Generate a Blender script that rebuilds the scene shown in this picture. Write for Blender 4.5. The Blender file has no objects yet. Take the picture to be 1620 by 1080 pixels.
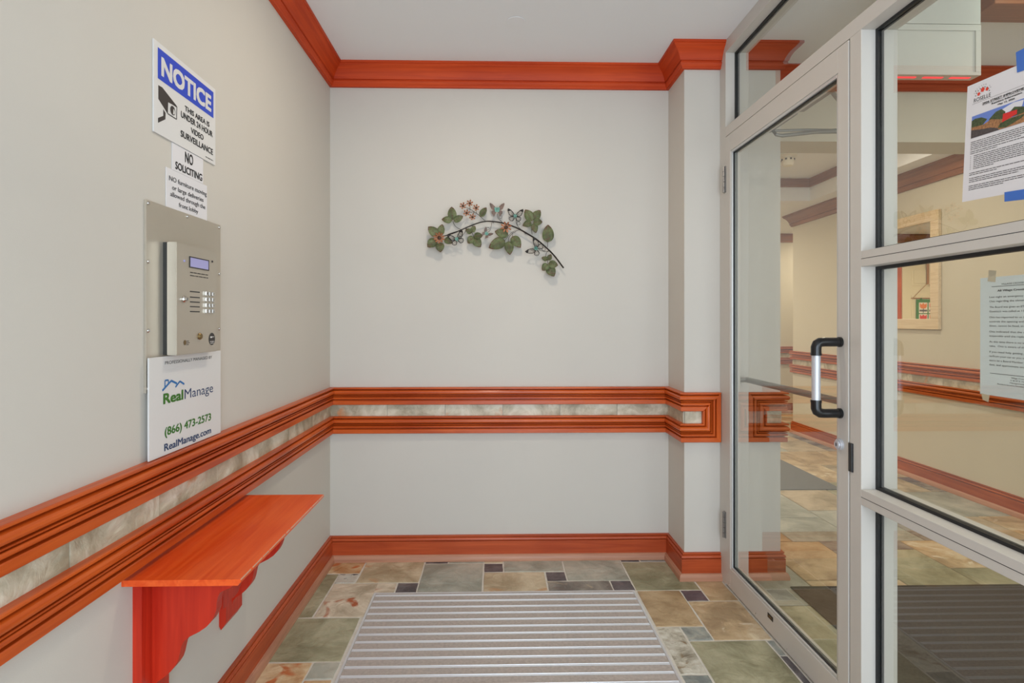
import bpy, bmesh, math, random
from mathutils import Vector, Matrix
from mathutils.geometry import tessellate_polygon
random.seed(7)
PI = math.pi
scene = bpy.context.scene
col = scene.collection

# ---------------------------------------------------------------- camera
F_PX, CX, CY, CAM_H, YAW = 888.0, 801.0, 508.0, 1.21, math.radians(1.27)
cam_d = bpy.data.cameras.new('camera')
cam = bpy.data.objects.new('camera', cam_d); col.objects.link(cam)
cam.location = (0, 0, CAM_H)
cam.rotation_euler = (PI/2, 0, -YAW)
cam_d.sensor_width = 36.0
cam_d.lens = F_PX/1620*36.0
cam_d.shift_x = (810-CX)/1620
cam_d.shift_y = (CY-540)/1620
cam_d.clip_start = 0.02
scene.camera = cam
# ---------------------------------------------------------------- world, lights, exposure
w = bpy.data.worlds.new('world'); scene.world = w; w.use_nodes = True
bg = w.node_tree.nodes['Background']
bg.inputs[0].default_value = (0.80, 0.90, 1.0, 1); bg.inputs[1].default_value = 0.6
scene.view_settings.view_transform = 'Standard'
scene.view_settings.look = 'None'
scene.view_settings.gamma = 1.0
scene.view_settings.use_curve_mapping = False
scene.view_settings.exposure = 0.06
scene.cycles.use_denoising = True
scene.cycles.max_bounces = 10
scene.cycles.transparent_max_bounces = 16
scene.cycles.sample_clamp_indirect = 6.0

def area(name, loc, size, power, color, rot=(0, 0, 0), size_y=None, spread=None):
    d = bpy.data.lights.new(name, 'AREA'); o = bpy.data.objects.new(name, d); col.objects.link(o)
    d.energy = power; d.color = color
    if size_y: d.shape = 'RECTANGLE'; d.size = size; d.size_y = size_y
    else: d.shape = 'DISK'; d.size = size
    if spread: d.spread = spread
    o.location = loc; o.rotation_euler = rot
    return o
DAY = (0.74, 0.86, 1.0); WARM = (1.0, 0.87, 0.70); VWARM = (1.0, 0.88, 0.72)
# daylight through the glazed street doors behind the camera and through the lobby's own front glazing
area('daylight_street_doors', (0.32, -1.1, 1.1), 1.25, 43, DAY, (PI/2, 0, 0), 2.2, math.radians(150))
area('daylight_lobby_front', (2.2, -1.1, 1.25), 1.8, 26, (0.9, 0.95, 1.0), (PI/2, 0, 0), 2.2)
# (x, y, z, watts, tint) of every downlight; lobby ones are unseen, added to light it
DOWNLIGHTS = [(-0.03, 1.85, 2.498, 6.8, WARM), (0.05, 0.55, 2.498, 0.7, WARM),
              (2.25, 0.6, 2.498, 4, VWARM), (2.5, 1.75, 2.498, 6, VWARM),
              (2.3, 3.75, 2.568, 11, VWARM), (2.2, 6.4, 2.358, 17, VWARM), (0.6, 5.2, 2.358, 46, VWARM), (4.2, 6.7, 2.358, 13, VWARM)]
for x, y, z, p, c in DOWNLIGHTS:
    area('downlight_lamp', (x, y, z-0.022), 0.06, p, c)

# ---------------------------------------------------------------- helpers
def lin(r, g, b, k=1.0):
    f = lambda v: ((v/255+0.055)/1.055)**2.4 if v/255 > 0.04045 else v/255/12.92
    return (min(1, f(r)*k), min(1, f(g)*k), min(1, f(b)*k), 1.0)
RV = Vector((math.cos(YAW), -math.sin(YAW), 0)); FV = Vector((math.sin(YAW), math.cos(YAW), 0))
def ray(px, py): return FV + RV*((px-CX)/F_PX) + Vector((0, 0, (CY-py)/F_PX))
def on_x(px, py, X):                       # point of the plane X = const that pixel sees
    d = ray(px, py); return Vector((0, 0, CAM_H)) + d*(X/d.x)
def on_y(px, py, Y):
    d = ray(px, py); return Vector((0, 0, CAM_H)) + d*(Y/d.y)

ORG = {}
def obj(name, bm, m, parent=None, smooth=False, loc=None):
    """link a bmesh given in world coordinates as one mesh object"""
    org = Vector((0, 0, 0))
    if parent is not None: org = ORG[parent.name]
    elif loc is not None: org = Vector(loc)
    if org.length > 0: bmesh.ops.translate(bm, verts=bm.verts, vec=-org)
    bmesh.ops.recalc_face_normals(bm, faces=bm.faces)
    me = bpy.data.meshes.new(name); bm.to_mesh(me); bm.free()
    ms = m if isinstance(m, (list, tuple)) else [m]
    for mm in ms: me.materials.append(mm)
    if smooth:
        for p in me.polygons: p.use_smooth = True
        if smooth != 'all': 
            try: me.set_sharp_from_angle(angle=math.radians(26))
            except Exception: pass
    o = bpy.data.objects.new(name, me); col.objects.link(o)
    if parent is not None: o.parent = parent
    else: o.location = org
    ORG[o.name] = org
    return o
def thing(name, label, cat, loc, group=None):
    o = bpy.data.objects.new(name, None); col.objects.link(o)
    o.location = loc; o.empty_display_size = 0.05
    o['label'] = label; o['category'] = cat
    if group: o['group'] = group
    ORG[o.name] = Vector(loc)
    return o
def tag(o, label, cat, group=None):
    o['label'] = label; o['category'] = cat
    if group: o['group'] = group
    return o
def struct(name, bm, m, smooth=False):
    o = obj(name, bm, m, None, smooth); o['kind'] = 'structure'; return o
def sgroup(name, loc=(0, 0, 0)):
    o = bpy.data.objects.new(name, None); col.objects.link(o); o.location = loc
    o['kind'] = 'structure'; ORG[o.name] = Vector(loc); return o

def BM(): return bmesh.new()
def box(bm, x0, x1, y0, y1, z0, z1, bevel=0, mi=0):
    vs = [bm.verts.new((x, y, z)) for x in (x0, x1) for y in (y0, y1) for z in (z0, z1)]
    fs = []
    for q in ((0, 1, 3, 2), (4, 6, 7, 5), (0, 4, 5, 1), (2, 3, 7, 6), (0, 2, 6, 4), (1, 5, 7, 3)):
        f = bm.faces.new([vs[i] for i in q]); f.material_index = mi; fs.append(f)
    bmesh.ops.recalc_face_normals(bm, faces=fs)
    if bevel:
        es = list({e for f in fs for e in f.edges})
        bmesh.ops.bevel(bm, geom=es, offset=bevel, segments=2, affect='EDGES', profile=0.5)
    return bm
def prism(bm, pts, a0, a1, axis, mi=0):
    """extrude a 2D polygon along an axis; 2D = (y,z) for X, (x,z) for Y, (x,y) for Z"""
    def P(p, a): return {'X': (a, p[0], p[1]), 'Y': (p[0], a, p[1]), 'Z': (p[0], p[1], a)}[axis]
    A = [bm.verts.new(P(p, a0)) for p in pts]; B = [bm.verts.new(P(p, a1)) for p in pts]
    n = len(pts); fs = []
    for t in tessellate_polygon([[Vector((p[0], p[1], 0)) for p in pts]]):
        fs += [bm.faces.new([A[i] for i in t]), bm.faces.new([B[i] for i in t[::-1]])]
    for i in range(n): fs.append(bm.faces.new((A[i], B[i], B[(i+1) % n], A[(i+1) % n])))
    for f in fs: f.material_index = mi
    return bm
def tube(bm, pts, r, seg=8, cap=True, mi=0):
    pts = [Vector(p) for p in pts]; n = len(pts)
    rs = r if isinstance(r, (list, tuple)) else [r]*n
    rings = []; up = None
    for i in range(n):
        t = (pts[min(i+1, n-1)]-pts[max(i-1, 0)]).normalized()
        if up is None:
            up = Vector((0, 0, 1)) if abs(t.z) < 0.9 else Vector((0, 1, 0))
        a = t.cross(up).normalized(); b = a.cross(t).normalized(); up = b
        rings.append([bm.verts.new(pts[i]+(a*math.cos(2*PI*k/seg)+b*math.sin(2*PI*k/seg))*rs[i]) for k in range(seg)])
    for i in range(n-1):
        for k in range(seg):
            f = bm.faces.new((rings[i][k], rings[i][(k+1) % seg], rings[i+1][(k+1) % seg], rings[i+1][k])); f.material_index = mi
    if cap:
        bm.faces.new(rings[0][::-1]).material_index = mi; bm.faces.new(rings[-1]).material_index = mi
    return bm
def lathe(bm, prof, center, axis='Z', seg=24, mi=0):
    """prof = [(radius, height along axis)]"""
    c = Vector(center); rings = []
    for r, h in prof:
        ring = []
        for k in range(seg):
            a = 2*PI*k/seg; u, v = r*math.cos(a), r*math.sin(a)
            ring.append(bm.verts.new(c+Vector({'Z': (u, v, h), 'X': (h, u, v), 'Y': (u, h, v)}[axis])))
        rings.append(ring)
    for i in range(len(rings)-1):
        for k in range(seg):
            bm.faces.new((rings[i][k], rings[i][(k+1) % seg], rings[i+1][(k+1) % seg], rings[i+1][k])).material_index = mi
    bm.faces.new(rings[0][::-1]).material_index = mi; bm.faces.new(rings[-1]).material_index = mi
    return bm
def smoothline(pts, n=6):
    """Catmull-Rom"""
    P = [Vector(p) for p in pts]; out = []
    P = [P[0]*2-P[1]] + P + [P[-1]*2-P[-2]]
    for i in range(1, len(P)-2):
        for k in range(n):
            t = k/n; a, b, c, d = P[i-1], P[i], P[i+1], P[i+2]
            out.append(0.5*((2*b)+(c-a)*t+(2*a-5*b+4*c-d)*t*t+(3*b-a-3*c+d)*t**3))
    out.append(P[-2]); return out
def sweep(path, seg, prof, cut0=None, cut1=None):
    """mitred moulding: profile (d = out from the wall, z) along segment seg of a plan path, room on the right.
    cut0/cut1(z): extra setback along the segment at a free end (for mitred returns)"""
    P = [Vector((p[0], p[1])) for p in path]
    def tn(i):
        t = (P[i+1]-P[i]).normalized(); return t, Vector((t.y, -t.x))
    t, n = tn(seg)
    def off(i, j):
        if j < 0 or j >= len(P)-1: return n
        n2 = tn(j)[1]; return (n+n2)/(1+n.dot(n2))
    o0 = off(seg, seg-1); o1 = off(seg+1, seg+1)
    bm = BM(); A = []; B = []
    for d, z in prof:
        a = P[seg]+o0*d; b = P[seg+1]+o1*d
        if cut0: a = a+t*cut0(z)
        if cut1: b = b-t*cut1(z)
        A.append(bm.verts.new((a.x, a.y, z))); B.append(bm.verts.new((b.x, b.y, z)))
    k = len(prof)
    for i in range(k): bm.faces.new((A[i], B[i], B[(i+1) % k], A[(i+1) % k]))
    bm.faces.new(A); bm.faces.new(B[::-1])
    return bm

# ---- lettering: built-in font turned to flat mesh and fitted to a box
_txt = {}
def text_polys(s, bold=0.0):
    key = (s, bold)
    if key in _txt: return _txt[key]
    c = bpy.data.curves.new('t', 'FONT'); c.body = s; c.offset = bold; c.resolution_u = 3; c.align_x = 'LEFT'
    o = bpy.data.objects.new('t', c); col.objects.link(o)
    dg = bpy.context.evaluated_depsgraph_get(); dg.update()
    me = bpy.data.meshes.new_from_object(o.evaluated_get(dg))
    vs = [(v.co.x, v.co.y) for v in me.vertices]; fs = [tuple(p.vertices) for p in me.polygons]
    bpy.data.objects.remove(o); bpy.data.curves.remove(c); bpy.data.meshes.remove(me)
    _txt[key] = (vs, fs); return vs, fs
class Plane:
    """local u (reading direction), v (up) on a real surface"""
    def __init__(s, o, u, v): s.o = Vector(o); s.u = Vector(u).normalized(); s.v = Vector(v).normalized(); s.n = s.u.cross(s.v)
    def at(s, a, b, h=0): return s.o+s.u*a+s.v*b+s.n*h
    def text(s, bm, t, u0, u1, v0, v1, h=0.0006, bold=0.0, mi=0):
        """fit t so that its ink spans u0..u1 and its cap height v0..v1 (baseline at v0)"""
        vs, fs = text_polys(t)
        if not vs: return
        b = bold*0.8                                     # heavier weight: the outline overprinted with small shifts
        x0 = min(v[0] for v in vs)-b; x1 = max(v[0] for v in vs)+b
        sx = (u1-u0)/(x1-x0); sy = (v1-v0)/(0.729+2*b)
        for k, (dx, dy) in enumerate([(0, 0)] if b <= 0 else [(-b, -b), (b, -b), (-b, b), (b, b)]):
            V = [bm.verts.new(s.at(u0+(x+dx-x0)*sx, v0+(y+dy+b)*sy, h+0.00015*k)) for x, y in vs]
            for f in fs:
                try: bm.faces.new([V[i] for i in f]).material_index = mi
                except ValueError: pass
    def poly(s, bm, pts, h=0.0005, mi=0):
        vs = [bm.verts.new(s.at(a, b, h)) for a, b in pts]
        if len(vs) <= 4: bm.faces.new(vs).material_index = mi; return
        for t in tessellate_polygon([[Vector((a, b, 0)) for a, b in pts]]): bm.faces.new([vs[i] for i in t]).material_index = mi
    def rect(s, bm, u0, u1, v0, v1, h=0.0005, mi=0): s.poly(bm, [(u0, v0), (u1, v0), (u1, v1), (u0, v1)], h, mi)
    def slab(s, bm, u0, u1, v0, v1, h0, h1, mi=0, bevel=0):
        vs = [bm.verts.new(s.at(a, b, h)) for a in (u0, u1) for b in (v0, v1) for h in (h0, h1)]
        fs = []
        for q in ((0, 1, 3, 2), (4, 6, 7, 5), (0, 4, 5, 1), (2, 3, 7, 6), (0, 2, 6, 4), (1, 5, 7, 3)):
            f = bm.faces.new([vs[i] for i in q]); f.material_index = mi; fs.append(f)
        if bevel:
            bmesh.ops.bevel(bm, geom=list({e for f in fs for e in f.edges}), offset=bevel, segments=2, affect='EDGES')
    def line(s, bm, pts, wd, h=0.0005, mi=0):
        for (a0, b0), (a1, b1) in zip(pts, pts[1:]):
            dx, dy = a1-a0, b1-b0; L = math.hypot(dx, dy) or 1; nx, ny = -dy/L*wd/2, dx/L*wd/2
            s.poly(bm, [(a0+nx, b0+ny), (a0-nx, b0-ny), (a1-nx, b1-ny), (a1+nx, b1+ny)], h, mi)
    def disc(s, bm, u, v, r, h=0.0005, mi=0, n=20, ry=None):
        s.poly(bm, [(u+r*math.cos(2*PI*k/n), v+(ry or r)*math.sin(2*PI*k/n)) for k in range(n)], h, mi)
    def words(s, bm, u0, u1, v, hh, rnd, h=0.0005, mi=0):
        """print too small to read: word-long strokes"""
        u = u0
        while u < u1:
            L = hh*rnd.uniform(1.2, 5.5); e = min(u+L, u1)
            s.rect(bm, u, e, v, v+hh*0.62, h, mi); u = e+hh*0.55

# ---------------------------------------------------------------- materials
def new_mat(name):
    m = bpy.data.materials.new(name); m.use_nodes = True
    nt = m.node_tree; b = nt.nodes['Principled BSDF']; return m, nt, b
def mat(name, c, rough=0.5, metal=0.0, noise=None, bump=None, spec=None, coat=0.0, emit=None):
    """noise=(scale, amount): albedo mottle; bump=(scale, strength)"""
    m, nt, b = new_mat(name)
    b.inputs['Base Color'].default_value = c; b.inputs['Roughness'].default_value = rough; b.inputs['Metallic'].default_value = metal
    if spec is not None: b.inputs['Specular IOR Level'].default_value = spec
    if coat: b.inputs['Coat Weight'].default_value = coat; b.inputs['Coat Roughness'].default_value = 0.15
    if emit: b.inputs['Emission Color'].default_value = emit[0]; b.inputs['Emission Strength'].default_value = emit[1]
    geo = nt.nodes.new('ShaderNodeNewGeometry')
    if noise:
        n = nt.nodes.new('ShaderNodeTexNoise'); n.inputs['Scale'].default_value = noise[0]; n.inputs['Detail'].default_value = 5
        nt.links.new(geo.outputs['Position'], n.inputs['Vector'])
        r = nt.nodes.new('ShaderNodeValToRGB')
        a = noise[1]
        r.color_ramp.elements[0].color = (c[0]*(1-a), c[1]*(1-a), c[2]*(1-a), 1); r.color_ramp.elements[0].position = 0.3
        r.color_ramp.elements[1].color = (min(1, c[0]*(1+a)), min(1, c[1]*(1+a)), min(1, c[2]*(1+a)), 1); r.color_ramp.elements[1].position = 0.7
        nt.links.new(n.outputs['Fac'], r.inputs[0]); nt.links.new(r.outputs[0], b.inputs['Base Color'])
    if bump:
        n = nt.nodes.new('ShaderNodeTexNoise'); n.inputs['Scale'].default_value = bump[0]; n.inputs['Detail'].default_value = 4
        nt.links.new(geo.outputs['Position'], n.inputs['Vector'])
        u = nt.nodes.new('ShaderNodeBump'); u.inputs['Strength'].default_value = bump[1]; u.inputs['Distance'].default_value = 0.002
        nt.links.new(n.outputs['Fac'], u.inputs['Height']); nt.links.new(u.outputs[0], b.inputs['Normal'])
    return m
def wood(name, dark, light, axis, rough=0.32, coat=0.35, sc=1.0):
    m, nt, b = new_mat(name)
    geo = nt.nodes.new('ShaderNodeNewGeometry'); mp = nt.nodes.new('ShaderNodeMapping')
    s = {'X': (3, 60, 60), 'Y': (60, 3, 60), 'Z': (60, 60, 3)}[axis]
    mp.inputs['Scale'].default_value = [v*sc for v in s]
    n = nt.nodes.new('ShaderNodeTexNoise'); n.inputs['Scale'].default_value = 1.0; n.inputs['Detail'].default_value = 6; n.inputs['Distortion'].default_value = 0.6
    n2 = nt.nodes.new('ShaderNodeTexNoise'); n2.inputs['Scale'].default_value = 2.2; n2.inputs['Detail'].default_value = 2
    mx = nt.nodes.new('ShaderNodeMath'); mx.operation = 'MULTIPLY_ADD'; mx.inputs[1].default_value = 0.55
    mm = nt.nodes.new('ShaderNodeMath'); mm.operation = 'MULTIPLY'; mm.inputs[1].default_value = 0.45
    r = nt.nodes.new('ShaderNodeValToRGB')
    r.color_ramp.elements[0].position = 0.34; r.color_ramp.elements[0].color = dark
    r.color_ramp.elements[1].position = 0.66; r.color_ramp.elements[1].color = light
    nt.links.new(geo.outputs['Position'], mp.inputs[0]); nt.links.new(mp.outputs[0], n.inputs['Vector']); nt.links.new(geo.outputs['Position'], n2.inputs['Vector'])
    nt.links.new(n2.outputs['Fac'], mm.inputs[0]); nt.links.new(n.outputs['Fac'], mx.inputs[0]); nt.links.new(mm.outputs[0], mx.inputs[2])
    nt.links.new(mx.outputs[0], r.inputs[0]); nt.links.new(r.outputs[0], b.inputs['Base Color'])
    b.inputs['Roughness'].default_value = rough
    b.inputs['Coat Weight'].default_value = coat; b.inputs['Coat Roughness'].default_value = 0.18; b.inputs['Specular IOR Level'].default_value = 0.35
    u = nt.nodes.new('ShaderNodeBump'); u.inputs['Strength'].default_value = 0.08; u.inputs['Distance'].default_value = 0.001
    nt.links.new(n.outputs['Fac'], u.inputs['Height']); nt.links.new(u.outputs[0], b.inputs['Normal'])
    return m
def slate(name, cols, scale=5.0, patch=None, rough=0.45):
    """cleft slate: large soft colour drift, optional mineral patches, cleft relief; every tile gets its own piece of the pattern"""
    m, nt, b = new_mat(name)
    geo = nt.nodes.new('ShaderNodeNewGeometry'); oi = nt.nodes.new('ShaderNodeObjectInfo')
    sc = nt.nodes.new('ShaderNodeVectorMath'); sc.operation = 'SCALE'; sc.inputs[0].default_value = (31.0, 17.0, 53.0)
    nt.links.new(oi.outputs['Random'], sc.inputs['Scale'])
    ad = nt.nodes.new('ShaderNodeVectorMath'); ad.operation = 'ADD'
    nt.links.new(geo.outputs['Position'], ad.inputs[0]); nt.links.new(sc.outputs[0], ad.inputs[1])
    n = nt.nodes.new('ShaderNodeTexNoise'); n.inputs['Scale'].default_value = scale; n.inputs['Detail'].default_value = 8; n.inputs['Roughness'].default_value = 0.65; n.inputs['Distortion'].default_value = 0.5
    nt.links.new(ad.outputs[0], n.inputs['Vector'])
    r = nt.nodes.new('ShaderNodeValToRGB'); e = r.color_ramp.elements
    e[0].position = 0.38; e[0].color = [v*0.86 for v in cols[0][:3]]+[1]; e[1].position = 0.63; e[1].color = [min(1, v*1.10) for v in cols[-1][:3]]+[1]
    for i, c in enumerate(cols[1:-1]):
        k = e.new(0.38+0.25*(i+1)/(len(cols)-1)); k.color = c
    nt.links.new(n.outputs['Fac'], r.inputs[0]); out = r.outputs[0]
    if patch:
        n2 = nt.nodes.new('ShaderNodeTexNoise'); n2.inputs['Scale'].default_value = patch[1]; n2.inputs['Detail'].default_value = 6; n2.inputs['Distortion'].default_value = 1.2
        nt.links.new(ad.outputs[0], n2.inputs['Vector'])
        r2 = nt.nodes.new('ShaderNodeValToRGB'); r2.color_ramp.elements[0].position = patch[2]; r2.color_ramp.elements[1].position = patch[2]+0.09
        mix = nt.nodes.new('ShaderNodeMix'); mix.data_type = 'RGBA'
        nt.links.new(n2.outputs['Fac'], r2.inputs[0]); nt.links.new(r2.outputs[0], mix.inputs['Factor'])
        nt.links.new(out, mix.inputs['A']); mix.inputs['B'].default_value = patch[0]; out = mix.outputs['Result']
    nt.links.new(out, b.inputs['Base Color']); b.inputs['Roughness'].default_value = rough
    n3 = nt.nodes.new('ShaderNodeTexNoise'); n3.inputs['Scale'].default_value = 14; n3.inputs['Detail'].default_value = 9; n3.inputs['Distortion'].default_value = 0.8
    nt.links.new(ad.outputs[0], n3.inputs['Vector'])
    u = nt.nodes.new('ShaderNodeBump'); u.inputs['Strength'].default_value = 0.9; u.inputs['Distance'].default_value = 0.010
    nt.links.new(n3.outputs['Fac'], u.inputs['Height']); nt.links.new(u.outputs[0], b.inputs['Normal'])
    return m
def glass(name, tint):
    m = bpy.data.materials.new(name); m.use_nodes = True; nt = m.node_tree; nt.nodes.clear()
    o = nt.nodes.new('ShaderNodeOutputMaterial'); mx = nt.nodes.new('ShaderNodeMixShader')
    t = nt.nodes.new('ShaderNodeBsdfTransparent'); t.inputs[0].default_value = tint
    g = nt.nodes.new('ShaderNodeBsdfGlossy'); g.inputs['Roughness'].default_value = 0.0; g.inputs[0].default_value = (1, 1, 1, 1)
    fr = nt.nodes.new('ShaderNodeFresnel'); fr.inputs['IOR'].default_value = 1.5
    geo = nt.nodes.new('ShaderNodeNewGeometry'); inv = nt.nodes.new('ShaderNodeMath'); inv.operation = 'SUBTRACT'; inv.inputs[0].default_value = 1.0
    # only the outward side of each face reflects (thin pane, no double counting)
    mu = nt.nodes.new('ShaderNodeMath'); mu.operation = 'MULTIPLY'
    nt.links.new(geo.outputs['Backfacing'], inv.inputs[1]); nt.links.new(fr.outputs[0], mu.inputs[0]); nt.links.new(inv.outputs[0], mu.inputs[1])
    m2 = nt.nodes.new('ShaderNodeMath'); m2.operation = 'MULTIPLY'; m2.inputs[1].default_value = 1.8; m2.use_clamp = True
    nt.links.new(mu.outputs[0], m2.inputs[0])
    nt.links.new(m2.outputs[0], mx.inputs[0]); nt.links.new(t.outputs[0], mx.inputs[1]); nt.links.new(g.outputs[0], mx.inputs[2]); nt.links.new(mx.outputs[0], o.inputs[0])
    return m

M = {}
M['wall'] = mat('wall_paint', lin(206, 201, 192), 0.7, noise=(1.5, 0.02), bump=(380, 0.10), spec=0.25)
M['lobby_wall'] = mat('lobby_wall_paint', lin(206, 197, 177), 0.7, noise=(1.5, 0.02), bump=(380, 0.10), spec=0.25)
M['ceiling'] = mat('ceiling_paint', lin(238, 238, 238), 0.8, bump=(300, 0.06), spec=0.2)
WD, WL = lin(128, 44, 14), lin(186, 84, 34)
for a in 'XYZ':
    M['rail'+a] = wood('cherry_rail_'+a, lin(172, 64, 14), lin(216, 100, 34), a, rough=0.36, coat=0.10)
    M['base'+a] = wood('cherry_base_'+a, lin(158, 58, 24), lin(196, 88, 44), a, rough=0.38, coat=0.12)
    M['crown'+a] = wood('cherry_crown_'+a, lin(180, 54, 12), lin(214, 78, 24), a, rough=0.55, coat=0.0)
    M['lrail'+a] = wood('lobby_rail_'+a, lin(148, 62, 16), lin(194, 98, 38), a, rough=0.45, coat=0.0)
    M['lbase'+a] = wood('lobby_base_'+a, lin(142, 58, 18), lin(182, 88, 36), a, rough=0.5, coat=0.0)
    M['crownb'+a] = wood('hazed_lobby_crown_'+a, lin(118, 68, 40), lin(158, 98, 60), a, rough=0.5, coat=0.1)  # browner copy of the crown wood, with the haze of glass in its colour
    M['crownw'+a] = wood('wing_crown_'+a, lin(136, 56, 26), lin(176, 78, 42), a, rough=0.5, coat=0.0)  # crown wood browned here too for the glass haze in front of it
    M['shoe'+a] = wood('pale_shoe_'+a, lin(168, 116, 90), lin(198, 146, 118), a, rough=0.45, coat=0.1)
M['shelf'] = wood('red_shelf_wood', lin(222, 72, 16), lin(248, 112, 48), 'Y', rough=0.34, coat=0.15)
M['bracket'] = wood('red_bracket_wood', lin(172, 30, 12), lin(206, 52, 26), 'Z', rough=0.4, coat=0.1)
M['worn_highlight'] = mat('worn_highlight_wood', lin(216, 170, 140), 0.5)  # wear, with the highlight of the moulded edge put into its pale colour
M['grout'] = mat('grout', lin(214, 209, 198), 0.9, noise=(40, 0.08))
M['grout_dark'] = mat('lobby_grout', lin(150, 140, 118), 0.9, noise=(40, 0.08))
K = 1.40
M['t_green'] = slate('slate_green', [lin(118, 116, 90, K), lin(134, 131, 106, K), lin(150, 146, 122, K)], 4)
M['t_grey'] = slate('slate_grey_green', [lin(132, 134, 122, K), lin(146, 147, 136, K), lin(158, 156, 144, K)], 4)
M['t_beige'] = slate('slate_beige', [lin(158, 142, 114, K), lin(170, 156, 130, K), lin(180, 168, 144, K)], 5, (lin(166, 128, 92, K), 4, 0.62))
M['t_rust'] = slate('slate_rusty', [lin(158, 144, 122, K), lin(176, 164, 144, K), lin(188, 176, 158, K)], 6, (lin(150, 76, 38, K), 6, 0.58))
M['t_orange'] = slate('slate_orange', [lin(172, 128, 86, K), lin(178, 150, 114, K), lin(184, 166, 136, K)], 7, (lin(166, 96, 54, K), 8, 0.58))
M['t_tan'] = slate('slate_tan', [lin(150, 128, 98, K), lin(168, 146, 114, K), lin(178, 164, 138, K)], 6, (lin(196, 186, 166, K), 7, 0.62))
M['t_lobby'] = slate('slate_lobby_tan', [lin(140, 126, 102, K), lin(154, 140, 116, K), lin(164, 150, 128, K)], 5)
M['t_mid'] = slate('slate_mid_grey', [lin(104, 100, 94, K), lin(122, 118, 110, K), lin(134, 128, 118, K)], 8, (lin(160, 148, 124, K), 9, 0.62))
M['t_dark'] = slate('slate_charcoal', [lin(66, 64, 66, K), lin(82, 78, 80, K), lin(96, 92, 92, K)], 8)
M['t_purple'] = slate('slate_purple', [lin(78, 68, 74, K), lin(90, 80, 84, K)], 6)
M['t_brown'] = slate('slate_brown', [lin(142, 118, 86, K), lin(158, 136, 104, K), lin(166, 146, 116, K)], 5)
M['t_white'] = slate('slate_white_grey', [lin(116, 108, 92, K), lin(168, 164, 150, K), lin(184, 182, 172, K)], 12, (lin(120, 100, 74, K), 14, 0.60))
M['t_blue'] = slate('slate_blue_grey', [lin(112, 118, 116, K), lin(134, 138, 132, K), lin(168, 164, 150, K)], 7)
M['t_zebra'] = slate('slate_streaked', [lin(180, 178, 168, K), lin(172, 170, 160, K)], 10, (lin(50, 48, 50, K), 22, 0.56))
M['band'] = slate('slate_band', [lin(150, 140, 118, K), lin(168, 160, 140, K), lin(182, 176, 160, K)], 7, (lin(172, 120, 78, K), 6, 0.64), 0.5)
M['alu'] = mat('bone_painted_aluminium', lin(203, 198, 190), 0.4, 0.0, spec=0.4)
M['bead'] = mat('bright_aluminium_bead', lin(206, 206, 204), 0.3, 0.3)
M['gasket'] = mat('black_rubber_gasket', lin(22, 24, 26), 0.5)
M['glass'] = glass('clear_glass', (0.965, 0.985, 0.97, 1))
M['black'] = mat('black_plastic', lin(20, 20, 21), 0.28)
M['silver'] = mat('satin_aluminium', lin(206, 207, 212), 0.48, 0.55)
M['steel'] = mat('stainless_steel', lin(196, 188, 174), 0.36, 0.6, noise=(3, 0.05))
M['chrome'] = mat('polished_screw', lin(206, 204, 200), 0.2, 1.0)
M['hinge'] = mat('hinge_steel', lin(160, 158, 156), 0.3, 0.9)
M['closer'] = mat('grey_closer_metal', lin(138, 138, 132), 0.4, 0.6)
M['white'] = mat('white_sign_plastic', lin(222, 221, 219), 0.4)
M['paper'] = mat('white_paper', lin(226, 224, 226), 0.8)
M['paper2'] = mat('cool_white_paper', lin(222, 226, 227), 0.8)
M['ink'] = mat('black_ink', lin(26, 25, 26), 0.6)
M['ink_grey'] = mat('grey_ink', lin(92, 90, 92), 0.7)
M['blue'] = mat('sign_blue', lin(30, 70, 196), 0.4)
M['green_ink'] = mat('green_ink', lin(56, 118, 32), 0.5)
M['navy_ink'] = mat('navy_ink', lin(34, 62, 104), 0.5)
M['sky_ink'] = mat('blue_ink', lin(40, 112, 176), 0.5)
M['cam_ink'] = mat('charcoal_ink', lin(52, 48, 46), 0.5)
M['lcd'] = mat('lcd_screen', lin(150, 148, 190), 0.25, emit=(lin(150, 148, 200), 0.25))
M['brass'] = mat('brass_button', lin(128, 106, 68), 0.35, 0.7)
M['tape_blue'] = mat('blue_painter_tape', lin(64, 112, 196), 0.7)
M['tape'] = mat('masking_tape', lin(206, 190, 164), 0.7)
M['mat_carpet'] = mat('mat_carpet', lin(184, 174, 167), 0.95, noise=(90, 0.12), bump=(500, 0.5))
M['mat_rail'] = mat('mat_aluminium_rail', lin(222, 223, 225), 0.3, 0.35)
M['mat_dark'] = mat('lobby_mat_pile', lin(66, 58, 48), 0.95, noise=(120, 0.3), bump=(400, 0.6))
M['runner'] = mat('grey_runner_pile', lin(112, 112, 110), 0.95, noise=(150, 0.15), bump=(500, 0.5))
M['leaf'] = slate('leaf_green_patina', [lin(116, 124, 88), lin(132, 144, 98), lin(146, 156, 114)], 22, (lin(140, 114, 92), 20, 0.60), 0.5)
M['leaf_tip'] = mat('leaf_bronze_tip', lin(132, 96, 78), 0.5, 0.15)
M['copper'] = mat('copper_petals', lin(226, 160, 122), 0.38, 0.35, noise=(260, 0.3))
M['flower_core'] = mat('dark_flower_core', lin(66, 46, 30), 0.5, 0.4)
M['iron'] = mat('dark_iron', lin(40, 34, 30), 0.45, 0.5)
M['teal'] = slate('teal_verdigris', [lin(84, 142, 130), lin(122, 172, 158)], 40, None, 0.5)
M['wing'] = slate('bronze_wing', [lin(96, 80, 72), lin(120, 96, 84)], 30, (lin(70, 146, 134), 26, 0.62), 0.5)
M['exit_white'] = mat('exit_sign_housing', lin(206, 204, 194), 0.4)
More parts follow.
